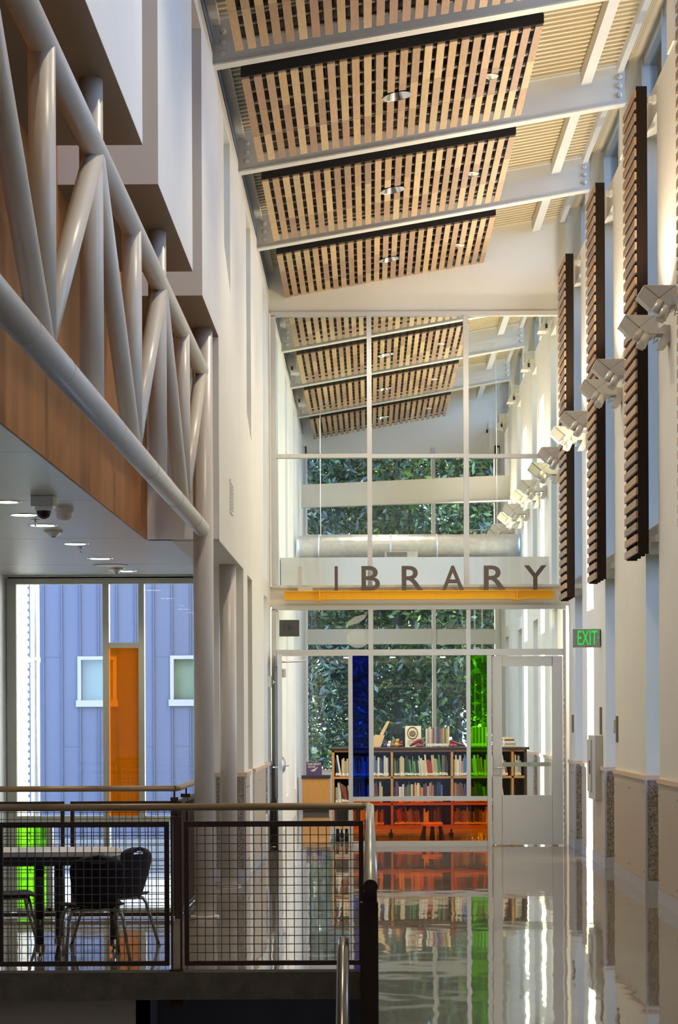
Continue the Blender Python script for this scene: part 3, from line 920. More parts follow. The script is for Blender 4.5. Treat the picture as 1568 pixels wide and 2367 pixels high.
# hanging cables
t = tag(MB().tube([at(740, 922, 36.5), at(742, 1240, 36.5)], 0.006, 6).build('hanging_cable', 'plastic_white'), 'thin pale hanger cable dropping to the spiral duct near its silver strap', 'cable')
t = tag(MB().tube([at(1146, 800, 36.5), at(1150, 1225, 36.5)], 0.006, 6).build('hanging_cable', 'plastic_white'), 'thin pale cable hanging beside the library clerestory, above the duct end', 'cable')

# ------------------------------------------------------------------ library wall mounted boxes near the top of the walls
def shade_motor(D, side, label):
    X = XR if side > 0 else XL
    z = 7.12
    t = thing('wall_uplight', label, 'wall light', (X, D, z), 'box shaped lights high on the library walls')
    s = -side
    a, b = sorted((X, X + s * 0.14)); 
    q = MB(); q.box(a, b, D - 0.16, D + 0.16, z - 0.02, z + 0.11); q.build('mount_box', 'plastic_grey', t)
    q = MB(); q.prism([(X + s * 0.01, z - 0.02), (X + s * 0.13, z - 0.02), (X + s * 0.20, z - 0.17), (X + s * 0.08, z - 0.17)], 'y', D - 0.14, D + 0.14); q.build('lamp_body', 'fixture', t)
    q = MB(); q.tube([(X + s * 0.06, D - 0.17, z + 0.12), (X + s * 0.05, D - 0.18, z), (X + s * 0.09, D - 0.17, z - 0.12), (X + s * 0.07, D - 0.16, z - 0.22)], 0.005, 6); q.build('cord', 'plastic_white', t)
    q = MB(); q.box(X + s * 0.09 - 0.015, X + s * 0.09 + 0.015, D - 0.18, D - 0.15, z - 0.14, z - 0.08); q.build('plug', 'black', t)
for D, l in ((29.9, 'box light with dangling cord at the top of the library wall, first behind the glass'), (33.2, 'box light with dangling cord on the library wall, second behind the glass'),
             (36.6, 'box light with dangling cord on the library wall, third behind the glass'), (40.0, 'box light with dangling cord on the library wall, nearest the end windows')):
    shade_motor(D, 1, l)
for D, l in ((33.4, 'box light on the shadowed side wall of the library, upper one under the beams'), (36.8, 'box light on the shadowed side wall of the library, lower one under the beams')):
    shade_motor(D, -1, l)
t = thing('wall_outlet', 'small pale outlet plate high on the white library end wall', 'outlet', at(1134, 985, DE - 0.02))
q = MB(); px_box(q, 1129, 1139, 975, 991, DE - 0.015, DE, DE); q.build('cover_plate', 'plastic_white', t)
q = MB(); q.tube([at(1133, 981, DE - 0.03), at(1127, 984, DE - 0.05), at(1125, 996, DE - 0.04)], 0.006, 6); q.build('cord', 'plastic_white', t)
q = MB(); px_box(q, 1124, 1128.5, 994, 1001, DE - 0.06, DE - 0.02, DE); q.build('plug', 'black', t)

# ------------------------------------------------------------------ wood slat screens in front of the right wall windows
def screen(Y0, label):
    Y1 = Y0 + 0.86; z0 = E + (1660 - 1281) / 263.0; z1 = E + (1660 - 203) / 263.0
    t = thing('slatted_wood_screen', label, 'wood screen', (2.42, Y0, z0), 'slatted wood screens on the window side')
    n = 40; pitch = (z1 - z0) / n
    q = MB()
    for i in range(n):
        c = random.choice([(0.42, 0.26, 0.15), (0.36, 0.23, 0.15), (0.48, 0.28, 0.14), (0.34, 0.23, 0.17), (0.40, 0.27, 0.19)]); j = random.uniform(0.9, 1.15)
        q.col = tuple(v * j for v in c)
        q.box(2.345, 2.363, Y0 - 0.004, Y1, z0 + i * pitch, z0 + i * pitch + 0.062)
    q.build('slats', 'screen_wood', t)
    for yy in (Y0, Y0 + 0.27, Y0 + 0.56, Y1 - 0.04):
        q = MB(); q.box(2.364, 2.458, yy, yy + 0.04, z0 - 0.01, (z0 + z1) / 2 - 0.012); q.box(2.364, 2.458, yy, yy + 0.04, (z0 + z1) / 2 - 0.008, z1 - 0.005)
        q.build('upright', 'dark_stain', t)
    for zz in (z0 + 0.13, z1 - 0.10):
        q = MB(); q.box(2.458, XR, Y0 + 0.06, Y0 + 0.10, zz - 0.025, zz + 0.025); q.box(2.515, XR, Y0 + 0.03, Y0 + 0.13, zz - 0.03, zz + 0.028)
        q.build('wall_bracket', 'beam_paint', t)
    return t
screen(18.98, 'tallest looking slatted wood screen, nearest to the camera beside the window niche')
screen(22.40, 'slatted wood screen in the middle of the three on the window wall')
screen(25.82, 'slatted wood screen beside the end of the LIBRARY sign')
screen(15.56, 'slatted wood screen cut off by the edge of the picture')

# ------------------------------------------------------------------ adjustable uplights on the right wall piers
def make_uplight():
    # local frame: x toward the wall, y depth, z up; written in units of the far fixture outline
    sc_ = 1 / 2556.0
    def P(x, y): return (2.547 + (x - 1420) * sc_, 4.93 - (y - 1190) * sc_)
    t = thing('wall_uplight', 'x', 'wall light', (XR, 0, 4.9), 'adjustable uplights along the window wall')
    q = MB(); q.prism([P(*p) for p in ((440, 980), (1090, 980), (745, 1240))], 'y', -0.085, 0.085)
    q.prism([P(*p) for p in ((1090, 982), (1135, 1050), (1140, 1280), (1120, 1400), (1050, 1460), (970, 1470), (890, 1430), (745, 1240))], 'y', -0.083, 0.083)
    q.build('lamp_housing', 'fixture', t, bevel=0.004)
    q = MB(); q.prism([P(*p) for p in ((440, 980), (310, 1200), (590, 1465), (740, 1240))], 'y', -0.075, 0.075); q.build('reflector_hood', 'fixture', t, bevel=0.003)
    q = MB()
    a = P(790, 1290); b = P(650, 1515); q.cyl((a[0], -0.068, a[1]), (b[0], -0.068, b[1]), 0.032, 18)
    a = P(900, 1400); b = P(785, 1655); q.cyl((a[0], -0.062, a[1]), (b[0], -0.062, b[1]), 0.043, 18)
    q.cyl((a[0], 0.04, a[1]), (b[0], 0.04, b[1]), 0.036, 18)
    q.build('ballast_tube', 'fixture', t)
    q = MB(); a = P(995, 1335); q.cyl((a[0], -0.105, a[1]), (a[0], 0.105, a[1]), 0.022, 16); q.cyl((a[0], -0.108, a[1]), (a[0], -0.104, a[1]), 0.006, 8); q.build('pivot', 'fixture', t)
    for ya_, yb_ in ((-0.10, -0.088), (0.088, 0.10)):
        q = MB(); q.prism([P(*p) for p in ((970, 1275), (1200, 1265), (1270, 1190), (1300, 1190), (1300, 1390), (960, 1390))], 'y', ya_, yb_); q.build('yoke_arm', 'fixture', t)
    q = MB(); q.prism([P(*p) for p in ((1255, 1190), (1422, 1190), (1422, 1520), (1310, 1685), (1150, 1685), (1270, 1390))], 'y', -0.07, 0.07); q.build('wall_bracket', 'fixture', t, bevel=0.003)
    q = MB(); a = P(1120, 1400); b = P(1070, 1560); c = P(1180, 1480); q.tube([(a[0], 0, a[1]), (b[0], 0, b[1]), (c[0], 0, c[1])], 0.006, 8); q.build('cord', 'plastic_white', t)
    return t
up = make_uplight()
ups = [(17.10, 'x'), (18.28, 'x')]
labs = ['lamp on the window wall cut off by the edge of the picture', 'large grey adjustable uplight just below the one at the picture edge', 'grey adjustable uplight third from the top of the row',
        'grey adjustable uplight fourth from the top, against the middle slatted screen', 'grey adjustable uplight fifth from the top, just above the sunlit one', 'brightly sunlit adjustable uplight on the window wall',
        'pale uplight just in front of the library glazing, above the transom', 'uplight first behind the library glazing, crossing the transom line', 'uplight second behind the glazing', 'uplight third behind the glazing, bright',
        'uplight fourth behind the glazing', 'uplight fifth behind the glazing', 'uplight sixth behind the glazing, above the duct', 'uplight seventh and lowest behind the glazing, touching the duct end']
labs = [l if len(l.split()) >= 4 else l + ' x' for l in labs]
pos = [17.02, 18.28, 20.5, 21.72, 23.95, 25.22, 27.12, 28.75, 30.85, 32.2, 34.3, 35.65, 37.8, 39.1]
zoff = {0: 0.0}
up.location = (XR, pos[0], 4.9); up['label'] = labs[0]
for D, l in zip(pos[1:], labs[1:]): dup(up, (XR, D, 4.9), l)
for D in pos[:7]:
    lamp('uplight_lamp', 'SPOT', (2.24, D, 5.08), 100, (1.0, 0.84, 0.62), (1.6, D, 8.0), size=0.05, angle=150, blend=0.9)
for D in pos[7:]:
    lamp('uplight_lamp', 'SPOT', (2.24, D, 5.08), 90, (1.0, 0.82, 0.58), (1.6, D, 8.0), size=0.05, angle=150, blend=0.9)

# ------------------------------------------------------------------ small fittings on the walls
t = thing('fire_hose_cabinet', 'tall narrow grey cabinet on the wainscot beside the sunlit strip', 'cabinet', (XR - 0.1, 23.9, 0.72))
q = MB(); q.box(XR - 0.085, XR, 23.62, 24.35, 0.72, 1.43); q.build('cabinet_body', 'plastic_grey', t, bevel=0.006)
q = MB(); q.box(XR - 0.10, XR - 0.085, 23.95, 24.33, 0.80, 1.38); q.build('cabinet_door', 'plastic_grey', t)
q = MB(); q.box(XR - 0.112, XR - 0.10, 24.0, 24.03, 1.0, 1.15); q.build('door_handle', 'plate_brown', t)
def wall_plate(D, z0, z1, label, m_='plate_brown', w=0.10, cat='wall plate'):
    tag(MB().box(XR - 0.02, XR, D, D + w, z0, z1).build('wall_plate', m_), label, cat)
wall_plate(26.95, 1.44, 1.66, 'brown wall plate on the pier right beside the library door')
wall_plate(23.68, 1.44, 1.74, 'tall brown wall plate above the narrow grey cabinet')
wall_plate(22.14, 1.37, 1.64, 'tall brown wall plate at the edge of the wide cream pier', w=0.07)
wall_plate(22.34, 1.46, 1.60, 'short grey switch plate next to a tall brown plate', 'plastic_grey', w=0.06, cat='switch')
t = thing('wall_grille', 'small pale grille set in the tall white wall beside the truss', 'grille', (XL, 19.8, 3.55))
ga, gb = 19.58, 19.98
q = MB(); q.box(XL, XL + 0.012, ga, gb, 3.50, 3.80); q.build('grille_frame', 'plastic_white', t)
q = MB()
for k in range(8): q.box(XL + 0.012, XL + 0.016, ga + 0.05, gb - 0.05, 3.53 + k * 0.032, 3.545 + k * 0.032)
q.build('louvres', 'plastic_grey', t)
t = thing('door_intercom', 'small white device with a round knob beside the open library door', 'intercom', (XL, 27.0, 2.05))
q = MB(); q.box(XL, XL + 0.04, 26.85, 27.0, 2.02, 2.16); q.build('device_body', 'plastic_white', t)
q = MB(); q.lathe(XL + 0.07, 26.9, [(0.005, 2.06), (0.022, 2.07), (0.026, 2.085), (0.022, 2.10), (0.005, 2.11)], 14); q.build('knob', 'chrome', t)

# ------------------------------------------------------------------ pipe truss
XT = -1.364; ZT = 4.475; ZBm = 3.185
t = thing('pipe_truss', 'white painted steel pipe truss running beside the upper storey to the round column', 'truss', (XT, 11, ZBm))
TN = [7.35, 9.07, 10.80, 12.50, 14.17, 15.85, 17.60]
q = MB(); q.tube([(XT, 3.0, ZT), (XT, 17.66, ZT), (XT, 17.72, ZT)], [0.062, 0.062, 0.045], 32); q.build('top_chord', 'steel_paint', t)
q = MB(); q.tube([(XT, 3.0, ZBm), (XT, 17.66, ZBm), (XT, 17.72, ZBm)], [0.0635, 0.0635, 0.046], 32); c = q.build('bottom_chord', 'steel_paint', t)
q = MB()
for yy in (8.6, 9.6, 11.6, 13.4, 15.2, 16.8): q.cyl((XT, yy, ZBm), (XT, yy + 0.012, ZBm), 0.0655, 32)
q.build('weld_ring', 'steel_paint', c)
for k in (1, 3, 5):
    q = MB(); q.cyl((XT, TN[k], ZBm + 0.02), (XT, TN[k], ZT - 0.02), 0.058, 28); q.build('vertical', 'steel_paint', t)
for n_, tt in ((1, 0), (1, 2), (3, 2), (3, 4), (5, 4), (5, 6)):
    q = MB(); q.cyl((XT, TN[n_], ZBm + 0.02), (XT, TN[tt], ZT - 0.02), 0.052, 28); q.build('diagonal', 'steel_paint', t)
for k in (2, 4):
    q = MB(); q.cyl((XT - 0.02, TN[k] + 0.04, ZBm + 0.02), (XT - 0.02, TN[k] + 0.04, 4.84), 0.060, 28); q.build('post', 'steel_paint', t)
def column(x, y, z1, label, m_='steel_paint'):
    t = thing('round_column', label, 'column', (x, y, 0))
    q = MB(); q.cyl((x, y, 0), (x, y, z1), 0.083, 36); q.build('shaft', m_, t)
    q = MB(); q.cyl((x, y, 0), (x, y, 0.012), 0.12, 28); q.build('base_plate', m_, t)
column(-1.364, 17.80, 4.84, 'tall round white column that carries the end of the pipe truss')
column(-1.378, 21.05, 3.128, 'round white column under the soffit, behind the truss column')

# ------------------------------------------------------------------ guard rails
def wires(mb, axis, u0, u1, v, z0, z1, pitch=0.0535, r=0.0026):
    n = int(round((u1 - u0) / pitch)); p = (u1 - u0) / n
    for i in range(1, n):
        u = u0 + i * p
        if axis == 'x': mb.box(u - r, u + r, v - r, v + r, z0, z1)
        else: mb.box(v - r, v + r, u - r, u + r, z0, z1)
    n = int(round((z1 - z0) / pitch)); p = (z1 - z0) / n
    for i in range(1, n):
        z = z0 + i * p
        if axis == 'x': mb.box(u0, u1, v - r * 2.2, v - r * 0.4, z - r, z + r)
        else: mb.box(v - r * 2.2, v - r * 0.4, u0, u1, z - r, z + r)
def rail_panel(t, u0, u1, D):
    q = MB(); q.box(u0, u1, D - 0.012, D + 0.02, 0.925, 0.960); q.box(u0, u1, D - 0.012, D + 0.02, 0.020, 0.050)
    q.box(u0, u0 + 0.030, D - 0.012, D + 0.02, 0.05, 0.925); q.box(u1 - 0.030, u1, D - 0.012, D + 0.02, 0.05, 0.925)
    fr = q.build('panel_frame', 'rail_brown', t)
    q = MB(); wires(q, 'x', u0 + 0.03, u1 - 0.03, D, 0.05, 0.925); q.build('wire_mesh', 'rail_wire', fr)
D0 = 14.12
t = thing('guard_rail', 'dark metal guard rail with wire mesh and tan round handrail in front of the table', 'railing', (-1.2, D0, 0))
q = MB(); q.tube([(-3.7, D0, 1.055), (-0.06, D0, 1.055), (-0.03, D0, 1.055)], 0.0238, 20); q.build('handrail', 'handrail', t)
q = MB(); q.tube([(-0.03, D0 + 0.0, 1.055), (-0.006, D0 - 0.035, 1.056), (0.0, D0 - 0.12, 1.056), (0.0, 7.36, 1.056)], [0.0238, 0.025, 0.025, 0.025], 20)
q.build('side_handrail', 'handrail_pale', t)['label'] = 'pale shiny handrail length running toward the viewer'
rail_panel(t, -1.215, -0.045, D0); rail_panel(t, -2.43, -1.315, D0); rail_panel(t, -3.65, -2.53, D0)
for X in (-1.265, -2.48, -3.70):
    q = MB(); q.box(X - 0.036, X - 0.024, D0 - 0.035, D0 + 0.035, -0.16, 0.985); q.box(X + 0.024, X + 0.036, D0 - 0.035, D0 + 0.035, -0.16, 0.985)
    q.box(X - 0.036, X + 0.036, D0 - 0.03, D0 + 0.03, 0.985, 0.995); q.cyl((X, D0, 0.99), (X, D0, 1.04), 0.008, 10); q.box(X - 0.045, X + 0.045, D0 - 0.07, D0 - 0.03, -0.26, 0.0)
    q.build('post', 'rail_brown', t)
q = MB(); q.box(-0.036, 0.0, D0 - 0.03, D0 + 0.03, -0.2, 0.97); q.build('post', 'rail_brown', t)
q = MB(); q.box(-0.036, 0.026, 7.38, 7.44, -2.4, 1.0); q.build('end_post', 'rail_brown', t)
q = MB(); q.cyl((0, 7.345, 1.056), (0, 7.36, 1.056), 0.0255, 20); q.build('end_cap', 'rail_brown', t)
q = MB(); q.tube([(-0.004, 7.42, 0.99), (-0.004, 7.42, 1.035)], 0.006, 10); q.box(-0.026, 0.022, 7.40, 7.43, 1.0, 1.035); q.build('handrail_bracket', 'rail_brown', t)
q = MB(); q.box(-0.012, 0.010, 7.45, D0 - 0.04, 0.925, 0.96); q.box(-0.012, 0.010, 7.45, D0 - 0.04, 0.02, 0.05); fr = q.build('panel_frame', 'rail_brown', t)
q = MB(); wires(q, 'y', 7.5, D0 - 0.05, 0.0, 0.05, 0.925); q.build('wire_mesh', 'rail_wire', fr)

D1 = 17.68
t = thing('guard_rail', 'guard rail with tan handrail around the stair opening, behind the chairs', 'railing', (-2.6, D1, 0))
q = MB(); q.tube([(-3.75, D1, 1.063), (-1.60, D1, 1.063)], 0.0238, 20); q.build('handrail', 'handrail', t)
q = MB(); q.tube([(-1.60, D1, 1.063), (-1.575, D1 + 0.05, 1.063), (-1.57, D1 + 0.15, 1.063), (-1.57, 21.6, 1.063)], 0.0238, 20); q.build('side_handrail', 'handrail', t)
rail_panel(t, -2.45, -1.60, D1); rail_panel(t, -3.75, -2.50, D1)
q = MB(); q.box(-1.60, -1.54, D1 - 0.02, D1 + 0.04, -0.1, 0.96); q.cyl((-1.60, D1, 0.96), (-1.60, D1, 1.05), 0.008, 10); q.box(-1.63, -1.57, D1 - 0.03, D1 + 0.03, 0.96, 0.99); q.build('post', 'rail_brown', t)
q = MB(); q.box(-1.60, -1.56, 18.5, 18.54, -0.1, 0.96); q.cyl((-1.575, 18.52, 0.96), (-1.575, 18.52, 1.05), 0.008, 10); q.box(-1.62, -1.54, 18.49, 18.55, 0.96, 0.99); q.build('post', 'rail_brown', t)
q = MB(); q.box(-1.59, -1.565, D1 + 0.05, 21.6, 0.925, 0.96); q.box(-1.59, -1.565, D1 + 0.05, 21.6, 0.02, 0.05); fr = q.build('panel_frame', 'rail_brown', t)
q = MB(); wires(q, 'y', D1 + 0.06, 21.6, -1.578, 0.05, 0.925); q.build('wire_mesh', 'rail_wire', fr)

# stair hand rail rising at the bottom of the frame
t = thing('stair_handrail', 'brushed steel stair handrail with rounded top in front of the slab edge', 'handrail', (-0.09, 7.3, -2.4))
q = MB()
a = Vector((-0.092, 7.3, 0))
pts = [(-0.092, 7.3, -2.4), (-0.092, 7.3, 0.78), (-0.092, 7.27, 0.85), (-0.092, 7.20, 0.885), (-0.092, 7.10, 0.86), (-0.092, 6.4, 0.38)]
q.tube(pts, 0.0195, 20); q.build('tube', 'steel_tube', t)

# ------------------------------------------------------------------ dining window wall
DW = 22.8
r = structure_root('window_%d' % wi, (-2.7, DW, -0.45)); wi += 1
q = MB()
g0, g1 = DW - 0.05, DW + 0.07
px_box(q, 19, 512, 1334, 1350, g0, g1, DW)
px_box(q, 19, 40, 1350, 2106, g0, g1, DW)
px_box(q, 240, 254, 1350, 2106, g0, g1, DW); px_box(q, 322, 335, 1350, 1886, g0, g1, DW); px_box(q, 494, 510, 1350, 2106, g0, g1, DW)
px_box(q, 254, 322, 1486, 1498, g0, g1, DW)
px_box(q, 40, 240, 1886, 1900, g0, g1, DW); px_box(q, 254, 494, 1886, 1900, g0, g1, DW)
px_box(q, 108, 123, 1900, 2106, g0, g1, DW)
px_box(q, 40, 240, 2098, 2112, g0, g1, DW); px_box(q, 254, 494, 2098, 2112, g0, g1, DW)
q.build('window_frame', 'frame_green', r)
for a, b, c, d, g in ((40, 240, 1350, 1886, 'glass'), (254, 322, 1350, 1486, 'glass'), (254, 322, 1498, 1886, 'glass_amber'), (335, 494, 1350, 1886, 'glass'),
                      (40, 108, 1900, 2098, 'glass_green_pale'), (123, 240, 1900, 2098, 'glass'), (254, 494, 1900, 2098, 'glass')):
    q = MB(); px_box(q, a - 1, b + 1, c - 1, d + 1, DW + 0.0, DW + 0.006, DW); p = q.build('window_pane', g, r)
    if g != 'glass': p['label'] = 'amber glass pane' if 'amber' in g else 'bright green glass pane'
m = MB(); m.box(-3.97, -3.80, DW - 0.02, DW + 0.1, -1.7, 3.2); m.box(-3.85, -1.66, DW - 0.05, DW + 0.07, 3.115, 3.2); struct(m.build('trim_10', 'wall_white'))

# ------------------------------------------------------------------ fittings on the lower ceiling
ZC = 3.14
def cxy(x, y):
    v = (y - 1660) + ROLL * (x - 855)
    D = F * (ZC - E) / -v
    return ((x - 855) - ROLL * (y - 1660)) * D / F, D
for k, (x, y, r_) in enumerate(((14, 1160, 0.10), (57, 1190, 0.11), (98, 1214, 0.11), (174, 1257, 0.11), (231, 1291, 0.115), (292, 1320, 0.10))):
    X, D = cxy(x, y)
    l = ['lit round downlight at the picture edge of the lower ceiling', 'lit round downlight left of the black dome camera', 'lit round downlight under the dome camera',
         'bright round downlight beyond the dome smoke detector', 'bright round downlight near the far detector', 'small lit round downlight closest to the window wall'][k]
    t = thing('recessed_downlight', l, 'downlight', (X, D, ZC), 'round downlights in the lower ceiling')
    q = MB(); q.tube([(X, D, ZC - 0.006), (X, D, ZC + 0.002)], [r_, r_ + 0.008], 28, caps=False); q.tube([(X, D, ZC - 0.006), (X, D, ZC - 0.002)], [r_ - 0.004, r_ - 0.03], 28, caps=False); q.build('trim_ring', 'chrome', t)
    q = MB(); q.cyl((X, D, ZC - 0.004), (X, D, ZC - 0.001), r_ - 0.02, 24); q.build('lamp_lens', 'lamp_face', t)
    lamp('downlight_lamp', 'SPOT', (X, D, ZC - 0.03), 22, (1.0, 0.85, 0.62), (X, D, 0), size=0.08, angle=120, blend=0.8)
X, D = cxy(255, 1306)
t = thing('ceiling_speaker', 'wide flat round ceiling speaker grille above the window wall', 'speaker', (X, D, ZC)); q = MB(); q.lathe(X, D, [(0.15, ZC - 0.008), (0.17, ZC - 0.002)], 30); q.build('grille', 'plastic_white', t)
X, D = cxy(101, 1147)
t = thing('dome_camera', 'ceiling security camera with dark dome under a square tan base', 'security camera', (X, D, ZC))
q = MB(); q.box(X - 0.078, X + 0.078, D - 0.078, D + 0.078, ZC - 0.075, ZC); q.build('camera_base', 'fixture', t, bevel=0.006)
q = MB(); q.lathe(X, D, [(0.062, ZC - 0.075), (0.06, ZC - 0.09), (0.052, ZC - 0.10)], 28); q.build('camera_ring', 'plastic_white', t)
q = MB(); q.lathe(X, D, [(0.052, ZC - 0.08), (0.050, ZC - 0.115), (0.038, ZC - 0.14), (0.018, ZC - 0.153), (0.004, ZC - 0.155)], 28); q.build('camera_dome', 'dome_red', t)
X, D = cxy(149, 1175)
t = thing('motion_sensor', 'tan rounded motion sensor next to the dome camera', 'sensor', (X, D, ZC))
q = MB(); q.lathe(X, D, [(0.066, ZC), (0.066, ZC - 0.028)], 24); q.build('sensor_base', 'fixture', t)
q = MB(); q.lathe(X, D, [(0.062, ZC - 0.028), (0.062, ZC - 0.05), (0.05, ZC - 0.078), (0.03, ZC - 0.09)], 24); q.build('sensor_body', 'fixture', t)
for (x, y, l) in ((124, 1226, 'dark rimmed smoke detector below the dome camera'), (270, 1313, 'small smoke detector nearest the window wall')):
    X, D = cxy(x, y)
    t = thing('smoke_detector', l, 'smoke detector', (X, D, ZC))
    q = MB(); q.lathe(X, D, [(0.075, ZC), (0.075, ZC - 0.02)], 26); q.build('detector_base', 'fixture', t)
    q = MB(); q.lathe(X, D, [(0.07, ZC - 0.02), (0.045, ZC - 0.032), (0.025, ZC - 0.05)], 26); d_ = q.build('detector_body', 'fixture', t)
    q = MB(); q.lathe(X, D, [(0.022, ZC - 0.046), (0.016, ZC - 0.056)], 16); q.build('sensor_eye', 'black', d_)
for (x, y, l) in ((82, 1201, 'thin pendent sprinkler beside the dome camera'), (187, 1264, 'thin pendent sprinkler beyond the bright downlight')):
    X, D = cxy(x, y)
    t = thing('fire_sprinkler', l, 'sprinkler', (X, D, ZC))
    q = MB(); q.lathe(X, D, [(0.034, ZC), (0.030, ZC - 0.006)], 18); q.build('cover_plate', 'fixture', t)
    q = MB(); q.tube([(X, D, ZC), (X, D, ZC - 0.05)], [0.009, 0.006], 10); q.lathe(X, D, [(0.014, ZC - 0.052), (0.014, ZC - 0.048)], 12); q.build('sprinkler_head', 'chrome', t)

# ------------------------------------------------------------------ table and chairs
t = thing('cafeteria_table', 'pale topped table with black edge and thick dark legs behind the mesh rail', 'table', (-2.2, 14.95, 0))
q = MB()
pl_ = [(-2.85, 14.62), (-1.80, 14.62), (-1.73, 14.68), (-1.71, 14.80), (-1.74, 15.10), (-1.80, 15.28), (-1.88, 15.33), (-2.85, 15.33)]
q.prism(pl_, 'z', 0.700, 0.728); q.build('tabletop', 'table_top', t, bevel=0.003)
q = MB(); q.prism([(x * 0.985 - 0.03, y + (0.03 if y < 15 else -0.03)) for x, y in pl_], 'z', 0.640, 0.698); q.build('apron', 'black', t)
for X, Y in ((-2.26, 14.76), (-2.20, 15.28), (-1.80, 15.16), (-2.78, 15.20)):
    q = MB(); q.cyl((X, Y, 0.28), (X, Y, 0.66), 0.034, 20); q.cyl((X, Y, 0.09), (X, Y, 0.28), 0.029, 20); lg = q.build('leg', 'black', t)
    q = MB(); q.lathe(X, Y, [(0.036, 0.045), (0.036, 0.09)], 18); q.lathe(X, Y, [(0.018, 0.0), (0.020, 0.012), (0.009, 0.018), (0.009, 0.045)], 14); q.build('levelling_foot', 'steel_tube', lg)

def make_chair():
    t = thing('stacking_chair', 'x', 'chair', (0, 0, 0))
    # seat: dished shell
    def shell(fn, nu, nv, keep, th):
        vs = []; ix = {}
        fs = []
        for j in range(nv + 1):
            for i in range(nu + 1):
                ix[i, j] = len(vs); vs.append(fn(i / nu, j / nv))
        for j in range(nv):
            for i in range(nu):
                if keep((i + 0.5) / nu, (j + 0.5) / nv): fs.append((ix[i, j], ix[i + 1, j], ix[i + 1, j + 1], ix[i, j + 1]))
        return vs, fs
    def seatf(u, v):
        a = (u - 0.5) * 2; b = v                       # a across, b from back to front
        hw = 0.195 + 0.012 * math.sin(b * math.pi) - 0.03 * max(0, (0.15 - b) / 0.15) - 0.03 * max(0, (b - 0.85) / 0.15)
        z = 0.375 + 0.018 * a * a - 0.012 * math.sin(b * math.pi) - 0.03 * max(0, (b - 0.8) / 0.2) ** 2
        return (a * hw, -0.19 + 0.39 * b, z)
    q = MB(); vs, fs = shell(seatf, 14, 14, lambda u, v: True, 0.01); q.add(vs, fs, True); se = q.build('seat', 'chair_shell', t)
    md = se.modifiers.new('th', 'SOLIDIFY'); md.thickness = 0.012; md.offset = -1
    def backf(u, v):
        a = (u - 0.5) * 2; z = 0.375 + 0.345 * v
        hw = 0.135 + 0.05 * math.sin(min(1, v * 1.25) * math.pi / 2)
        if v > 0.72: hw *= math.sqrt(max(0.0, 1 - ((v - 0.72) / 0.285) ** 2)) 
        y = -0.17 - 0.07 * v - 0.045 * (1 - a * a) + 0.02
        return (a * hw, y, z)
    def keep(u, v):
        return not (((u - 0.5) / 0.17) ** 2 + ((v - 0.88) / 0.038) ** 2 < 1)
    q = MB(); vs, fs = shell(backf, 30, 40, keep, 0.01); q.add(vs, fs, True); bk = q.build('backrest', 'chair_shell', t)
    md = bk.modifiers.new('th', 'SOLIDIFY'); md.thickness = 0.010
    q = MB(); q.tube([(-0.13, -0.14, 0.352), (0.13, -0.14, 0.352)], 0.011, 10); q.tube([(-0.13, 0.12, 0.352), (0.13, 0.12, 0.352)], 0.011, 10)
    q.tube([(-0.125, -0.15, 0.352), (-0.125, 0.13, 0.352)], 0.010, 10); q.tube([(0.125, -0.15, 0.352), (0.125, 0.13, 0.352)], 0.010, 10); q.build('seat_frame', 'steel_tube', t)
    for sx in (-1, 1):
        for sy, fy in ((-1, -0.235), (1, 0.215)):
            y0 = -0.14 if sy < 0 else 0.12
            q = MB(); q.tube([(sx * 0.10, y0, 0.352), (sx * 0.15, y0, 0.345), (sx * 0.175, y0 + sy * 0.01, 0.31), (sx * 0.185, y0 + sy * 0.02, 0.26), (sx * 0.215, fy, 0.015)], [0.0115] * 4 + [0.0115], 12)
            lg = q.build('leg', 'steel_tube', t)
            q = MB(); q.lathe(sx * 0.216, fy, [(0.015, 0.0), (0.015, 0.008), (0.008, 0.014), (0.011, 0.022)], 12); q.build('glide', 'black', lg)
    return t
ch = make_chair()
ch.location = (-1.86, 14.52 + 0.35, 0)
ch['label'] = 'black shell chair with its back to the rail, handhold slot in the backrest'
ch.location = (at(218, 2200, 14.8).x, 14.72, 0); ch.rotation_euler[2] = math.radians(16)
dup(ch, (at(266, 2190, 15.6).x, 15.55, 0), 'black shell chair at the rounded table end, turned sideways', math.radians(52))
dup(ch, (at(22, 2200, 15.6).x, 15.62, 0), 'black shell chair behind the table, cut off by the picture edge', math.radians(-75))

# ------------------------------------------------------------------ library furniture
BK = 29.4
def bx_at(mb, x0, x1, y0, y1, d0, d1, ref): px_box(mb, x0, x1, y0, y1, d0, d1, ref)
t = thing('library_bookcase', 'long low wooden bookcase with dark top and three shelves behind the library glass', 'bookcase', at(990, 1916, BK))
q = MB(); bx_at(q, 762, 1224, 1727.5, 1734, BK - 0.02, BK + 0.42, BK); q.build('counter_top', 'counter', t, bevel=0.006)
for x in (768, 904, 1043, 1183):
    q = MB(); bx_at(q, x, x + 5.5, 1734, 1910, BK, BK + 0.38, BK); q.build('divider', 'shelf_wood', t)
q = MB(); bx_at(q, 1213, 1219, 1734, 1910, BK, BK + 0.38, BK); q.build('end_panel', 'shelf_dark', t)
q = MB(); bx_at(q, 768, 1219, 1734, 1738, BK, BK + 0.38, BK); q.build('top_rail', 'shelf_wood', t)
shelfy = [1794.5, 1856, 1907.5]
for y in shelfy:
    q = MB(); bx_at(q, 773, 1214, y, y + (5 if y < 1900 else 9), BK, BK + 0.37, BK); q.build('shelf', 'shelf_wood', t)
q = MB(); bx_at(q, 768, 1219, 1734, 1912, BK + 0.38, BK + 0.40, BK); q.build('back_panel', 'shelf_dark', t)
